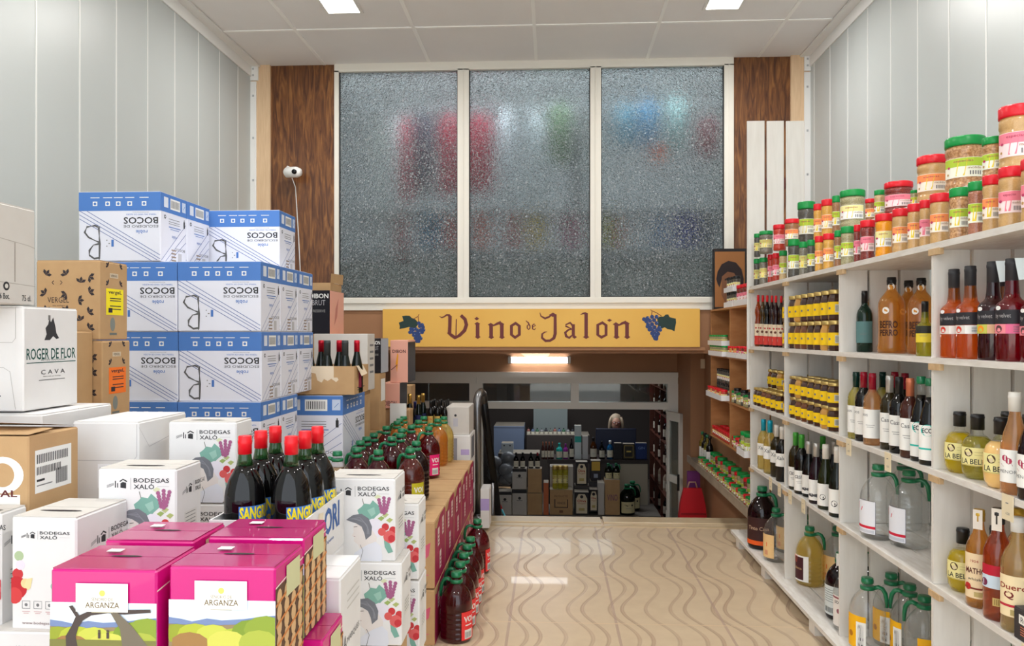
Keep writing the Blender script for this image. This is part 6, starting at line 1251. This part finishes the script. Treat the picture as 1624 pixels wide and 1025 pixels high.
lbox('display_block', 'dark block carrying the upper oil can', 911, 934.5, 770.5, 817, 10.54, .2, (70, 66, 64)); lbox('olive_oil_can', 'upper olive oil can with a gold cap', 913, 932, 733, 770, 10.54, .16, (34, 32, 34), olv)
lbox('display_block', 'dark block carrying the gold topped gift box', 936, 954, 763.5, 812, 10.56, .18, (60, 58, 60)); lbox('gift_box', 'dark gift box with a gold window', 937, 953, 731, 763, 10.56, .16, (36, 36, 44), lambda f: (f.rect(.08, .5, .92, .95, C(206, 170, 70)), f.rect(.3, .15, .7, .35, C(150, 160, 180))))
def lbot(px, yt, yb, Y, kind, body, cap, label, w_=None, lab=None, name='wine_bottle'):
    a, b = PY(px, yt, Y), PY(px, yb, Y); H = a.z-b.z; Rr = (w_/2/F*Y) if w_ else .037
    inst('lb_%s_%s_%s_%d' % (kind, body.name, cap.name, round(Rr*500)), lambda: bottle(kind, H, Rr, body, cap, .2, None, label=lbl(.12, .5, lab or plain(C(226, 220, 200), None), 130), name=name, seg=18), label, (a.x, Y, b.z+.0005), R(3), 1)
TEAL = C(40, 180, 170, .3); PURP = C(140, 40, 140, .3)
def ljug(px, yt, yb, Y, label, body=DKG, w_=24): a, b = PY(px, yt, Y), PY(px, yb, Y); b.z = max(b.z, PZ); H = a.z-b.z; inst('ljug%s%d' % (body.name, w_), lambda: jug(H, w_/2/F*Y, body, jugl('x', plain(C(216, 206, 160), 'vi', INK), .08, .45, 110)), label, (a.x, Y, b.z+.0005), R(6))
ljug(994.5, 768, 817, 10.42, 'large dark jug with cream label on the lower room floor', w_=25); ljug(1003, 763, 811, 10.70, 'dark jug behind the large dark one in the lower room', w_=24)
ljug(965, 735, 761, 10.42, 'dark jug on the tall kraft box, left one', w_=12); ljug(977, 735, 761, 10.42, 'dark jug on the tall kraft box, right one', w_=12)
for i, (px, c_) in enumerate(((818.5, 'left'), (829, 'right'))): lbot(px, 718, 743.6, 10.4, 'wine', BLKG, BLACKCAP, 'dark bottle on the stacked white boxes, %s one' % c_, 8)
for i, (px, c_) in enumerate(((842, 'left'), (852.5, 'right'))): lbot(px, 718, 743.6, 10.4, 'wine', BLKG, BLACKCAP if i == 0 else CRD, 'dark bottle on the stacked kraft boxes, %s one' % c_, 8)
for i in range(3): lbot(880.5+7*i, 738, 776 if 0 else 740+0, 10.62, 'wine', BLKG, BLACKCAP, 'x', 6) if 0 else None
for i, px in enumerate((881, 889, 897)):
    a = PY(px, 739, 10.36); b = PY(px, 776, 10.36); inst('olj', lambda: jar((a.z-b.z)*.98, .036, OLV, GOLDLID, jl('cream'), 'olive_jar'), 'tall olive jar with gold lid on the wide kraft box, %s of three' % ORD[i], (a.x, 10.38, PY(px, 777, 10.3).z+.001), 0)
# counter
cz = rz_(729, 11.0); t = thing('counter', 'dark topped counter with a cream front panel in the lower room', 'counter', (PY(868, 729, 11).x, 11.0, -1.0)); x1_ = PY(1030, 729, 11).x-t.location.x
MB().box(0, 0, cz+1.0-.05, x1_, .5, cz+1.0, C(50, 40, 38, .4)).build('counter_top', t); xa = PY(983, 729, 11.03).x-t.location.x; MB().box(xa, .03, 0, x1_-.02, .06, cz+1-.051, C(186, 176, 156)).build('front_panel', t); MB().box(.02, .06, 0, .06, .48, cz+1-.051, C(50, 40, 38)).build('side_panel', t); MB().box(x1_-.06, .065, 0, x1_-.02, .48, cz+1-.051, C(50, 40, 38)).build('side_panel', t)
for i in range(4): lbot(861+5.0*i, 701, 728.6, 11.08, 'wine', gl('rose_far', (90, 40, 36)), CCO, 'copper capped bottle in a close row on the counter, %s from its left end' % ORD[i], 4.6)
for px, yt, w_, b_, c_, n_, k_ in ((887, 703, 10, TEAL, TEAL, 'turquoise bottle on the counter', 'wine'), (897, 704, 8, PURP, PURP, 'purple bottle on the counter', 'wine'), (906.5, 695, 7, BLKG, BLACKCAP, 'dark bottle beside the purple one on the counter', 'whisky'), (941, 694, 11, gl('whisky_far', (96, 50, 16)), BLACKCAP, 'whisky bottle with cream label on the counter', 'whisky'), (954.5, 700, 9, BLKG, BLACKCAP, 'round shouldered dark bottle on the counter', 'sang'), (967.5, 699, 10, gl('blue_far', (30, 110, 170)), WHITE, 'bright blue bottle with white cap on the counter', 'whisky')):
    lbot(px, yt, 728.6, 11.1, k_, b_, c_, n_, w_)
for px0, px1, yt, c_, n_, d_ in ((911.5, 922, 675, (214, 222, 222), 'tall white and turquoise carton on the counter', lambda f: f.rect(0, .5, 1, .68, TEAL)), (924, 932.5, 692, (206, 206, 206), 'short white carton on the counter', None), (974, 986, 703, (26, 24, 28), 'black gift carton on the counter', None), (988, 1006.5, 704, (50, 44, 32), 'gold and black gift box on the counter', lambda f: (f.rect(.1, .1, .9, .9, C(150, 130, 70)), f.rect(.16, .16, .84, .84, C(40, 36, 30), 1), f.rect(.3, .45, .7, .55, C(206, 180, 90), 2))), (1008.5, 1026, 703, (20, 50, 110), 'blue gift box on the counter', lambda f: f.text('GIN', .2, .62, .8, .78, C(120, 150, 210), 1))):
    lbox('gift_box', n_, px0, px1, yt, 728.8, 11.05, .1, c_, d_)
# back of the room
lbox('chest_freezer', 'pale blue grey chest freezer at the back of the lower room', 783, 831, 676, 760, 12.6, .6, (120, 134, 160), lambda f: f.rect(0, .96, 1, .98, C(90, 100, 120)))
lbox('desk', 'long desk against the back of the lower room', 835, 935, 690, 780, 12.6, .5, (70, 62, 58)); lbox('pale_screen', 'pale partition behind the desk of the lower room', 846, 900, 640, 690, 13.4, .05, (150, 160, 158))
lbox('grey_box', 'small grey box with two dark dots left of the bottles', 795, 813.5, 703, 719, 11.8, .2, (150, 156, 160), lambda f: (f.disc(.25, .75, .012, INK), f.disc(.75, .75, .012, INK)))
t = lbox('cabinet', 'low cabinet under the small grey box', 790, 856, 719.2, 800, 11.75, .4, (54, 48, 46))
rr = random.Random(5)
for i in range(12):
    px = 838+7*i; c_ = ((150, 90, 80), (90, 110, 140), (60, 110, 80), (150, 150, 150), (40, 40, 50), (110, 120, 110))[i % 6]; nm = ('reddish', 'slate blue', 'green', 'light grey', 'black', 'sage')[i % 6]
    lbot(px, 676+rr.random()*4, 690.2, 12.75, 'big', C(*c_, .4), C(*[v//2 for v in c_], .4), '%s canister on the back desk, %s from the left end' % (nm, ORD[i]), 5.5, name='canister')
# dark bags left
t = thing('plastic_bag', 'crumpled translucent grey bag heap left of the boxes', 'bag', (PY(797, 760, 10.6).x, 10.70, rz_(780, 10.5))); m = MB()
for i in range(9): m.ball((.12*math.sin(i*2.2), .05*math.cos(i*3), .12+.05*i % .34), .11, .08, .09, C(110, 112, 116, .3), 10, 6)
m.build('bag', t); plinth(t.location.x-.15, 10.6, t.location.x+.1, 10.85, t.location.z-.005, 'carton under the crumpled grey bag', z0=rz_(817, 10.3)+.001)
# monitor and person
mz = rz_(703, 11.3); a, b = PY(945, 680, 11.3), PY(1009, 703, 11.3); t = thing('monitor', 'dark blue backed monitor in front of the seated woman', 'monitor', (0, 0, 0))
m = MB(); m.box(a.x, 11.3, b.z-.1, b.x, 11.34, a.z, C(20, 30, 60, .4), bev=.006); m.build('screen', t); m = MB(); m.box((a.x+b.x)/2-.04, 11.34, cz+.01, (a.x+b.x)/2+.04, 11.37, a.z-.1, INK); m.box((a.x+b.x)/2-.15, 11.28, cz+.001, (a.x+b.x)/2+.15, 11.45, cz+.012, INK); m.build('stand', t)
h = PY(977, 671, 11.75); t = thing('person', 'seated woman with light hair and glasses behind the monitor', 'person', (h.x, 11.75, -1.0)); hz_ = h.z+1.0
SKN = mat('skin', (206, 158, 134), .5, bump=.05); CLO = mat('dark_top', (48, 44, 54), .8)
me = bpy.data.meshes.new('body'); J_ = [(0, .05, hz_-.85), (0, .04, hz_-.6), (0, .02, hz_-.32), (0, .01, hz_-.2), (0, 0, hz_-.11), (.17, .02, hz_-.30), (.22, -.02, hz_-.52), (.12, -.22, hz_-.60), (-.17, .02, hz_-.30), (-.22, -.02, hz_-.52), (-.12, -.22, hz_-.60), (.11, -.32, hz_-.88), (-.11, -.32, hz_-.88), (.11, -.34, .12), (-.11, -.34, .12), (.11, -.44, .06), (-.11, -.44, .06)]
E_ = [(0, 1), (1, 2), (2, 3), (3, 4), (2, 5), (5, 6), (6, 7), (2, 8), (8, 9), (9, 10), (0, 11), (0, 12), (11, 13), (12, 14), (13, 15), (14, 16)]
me.from_pydata(J_, E_, []); me.materials.append(CLO); bo_ = bpy.data.objects.new('body', me); COL.objects.link(bo_); bo_.parent = t
sk = bo_.modifiers.new('skin', 'SKIN'); rad = [.16, .14, .13, .06, .05, .065, .045, .03, .065, .045, .03, .08, .08, .045, .045, .03, .03]
for v, r_ in zip(me.skin_vertices[0].data, rad): v.radius = (r_, r_*.85)
me.skin_vertices[0].data[0].use_root = True; bo_.modifiers.new('sub', 'SUBSURF').levels = 1
m = MB(); m.ball((0, 0, hz_), .076, .092, .11, SKN, 24, 16); m.ball((0, -.09, hz_-.012), .012, .02, .022, SKN, 10, 8); m.ball((.077, .005, hz_-.005), .008, .016, .026, SKN, 8, 6); m.ball((-.077, .005, hz_-.005), .008, .016, .026, SKN, 8, 6)
for s_ in (-1, 1): m.ball((s_*.03, -.079, hz_+.012), .012, .008, .007, WHITE, 10, 6); m.ball((s_*.03, -.086, hz_+.012), .005, .003, .005, INK, 8, 6)
m.ball((0, -.088, hz_-.05), .024, .006, .006, C(170, 80, 80), 10, 6)
m.build('head', t)
HR = mat('blond_grey_hair', (196, 176, 150), .6, c2=(150, 130, 108), noise=.2, nscale=40, stretch=(30, 30, 3)); m = MB(); m.ball((0, .028, hz_+.03), .098, .10, .112, HR, 20, 12)
for s_ in (-1, 1): m.tube([(s_*.07, -.02, hz_+.09), (s_*.092, -.03, hz_+.02), (s_*.10, -.01, hz_-.07), (s_*.095, .0, hz_-.15)], [.022, .024, .024, .014], HR, 10)
m.build('hair', t)
m = MB(); 
for s_ in (-1, 1):
    m.tube([(s_*.032+.022*math.cos(k*.6283), -.1, hz_+.012+.018*math.sin(k*.6283)) for k in range(11)], .004, C(120, 40, 50), 6); m.tube([(s_*.054, -.1, hz_+.015), (s_*.079, .0, hz_+.012)], .002, C(120, 40, 50), 6)
m.tube([(-.011, -.1, hz_+.014), (.011, -.1, hz_+.014)], .002, C(120, 40, 50), 6); m.build('glasses', t)
# bottle rack along the right of the lower room
t = thing('bottle_rack', 'dark red wooden bottle rack on the right side of the lower room', 'rack', (0, 0, 0)); RK = mat('red_brown_wood', (90, 44, 30), .5)
xr = PY(1024, 700, 11.6).x; xr2 = PY(1040, 700, 9.75).x+.02
RXX = 1.50
for z_ in (-.9, -.55, -.2, .15, .5, .85, 1.2): MB().box(RXX, 9.5, z_-.012, RXX+.3, 11.9, z_, RK).build('shelf_board', t)
for y_ in (9.5, 10.1, 10.7, 11.3, 11.88): MB().box(RXX, y_, -.998, RXX+.3, y_+.02, 1.25, RK).build('upright', t)
for zi, z_ in enumerate((-.9, -.55, -.2, .15, .5, .85)):
    for k in range(9):
        y_ = 9.63+.25*k
        if any(abs(y_-u) < .05 for u in (10.11, 10.71, 11.31)): y_ += .06
        c_ = (BLKG, DKR, gl('brown', (50, 22, 14)), C(170, 150, 130, .4))[(zi*3+k*2) % 4]
        inst('rk%s' % c_.name, lambda: bottle('wine', .29, .036, c_, (BLACKCAP, CRD, CS, RK)[(zi*3+k*2) % 4], .2, .4, label=lbl(.15, .5, plain(C(206, 196, 180), None), 140), seg=14), 'bottle standing in the dark red rack, board %s from the floor, %s from the doorway' % (ORD[zi], ORD[k]), (RXX+.06, y_, z_+.0005), R(-60))
# broom handle
a, b = PY(786, 787, 9.7), PY(803, 824, 9.45); t = thing('mop_handle', 'red and turquoise mop handle leaning behind the handrail', 'mop', tuple(b)); v = a-b
m = MB(); m.tube([v*.42, v], .014, C(206, 30, 40, .4)); m.build('grip', t); m = MB(); m.tube([v*-1.6, v*.418], .012, C(60, 180, 190, .4)); m.build('pole', t)
def relax():     # nudge round goods apart so that none cross each other, the shelf posts or the boards' edges
    bpy.context.view_layer.update(); it = []
    for o in bpy.data.objects:
        if o.parent or o.type != 'EMPTY' or o.get('category') not in ('bottle', 'jug', 'jar'): continue
        b = next((c for c in o.children if c.name.split('.')[0] == 'body'), None)
        if not b: continue
        bb = [b.matrix_world @ Vector(k) for k in b.bound_box]; r = b.dimensions.x*o.scale.x/2 if False else max(abs(Vector(k).x) for k in b.bound_box)*o.scale.x
        z0, z1 = min(k.z for k in bb), max(k.z for k in bb); x, y = o.location.x, o.location.y; lim = None
        if 1.36 < x < 1.95 and y < 5.6 and z0 > .05:
            c = next((i for i in range(4) if PO[i+1] < y <= PO[i]), None)
            if c is not None and z0 < 1.9: lim = (FX+r-.04 if z0 < .2 else FX+r+.003, BXX-r-.006, PO[c+1]+.018+r, PO[c]-r-.002)
        it.append([o, x, y, r+.0008, z0, z1, lim, x, y])
    for n in range(120):
        mv = 0
        for i, a in enumerate(it):
            for b in it[i+1:]:
                if abs(a[2]-b[2]) > .2 or abs(a[1]-b[1]) > .2 or a[4] > b[5]-.004 or b[4] > a[5]-.004: continue
                dx, dy = b[1]-a[1], b[2]-a[2]; d = math.hypot(dx, dy); k = a[3]+b[3]-d
                if k > 1e-5:
                    if d < 1e-6: dx, dy, d = 0, 1, 1
                    wa, wb = (.12, .88) if a[2] < b[2] else (.88, .12); k = k/d; a[1] -= dx*k*wa; a[2] -= dy*k*wa; b[1] += dx*k*wb; b[2] += dy*k*wb; mv += 1
        for a in it:
            if a[6]:
                l = a[6]; a[1] = min(max(a[1], l[0]), max(l[0], l[1])); a[2] = min(max(a[2], l[2]), max(l[2], l[3]))
            elif a[7] < 0 and a[4] < .05: a[1] = max(a[1], TX+.10)
        if not mv: break
    for a in it: a[0].location.x = a[1]; a[0].location.y = a[2]
    print('RELAX', n, mv, max(math.hypot(a[1]-a[7], a[2]-a[8]) for a in it))
relax()
finish_plinths()
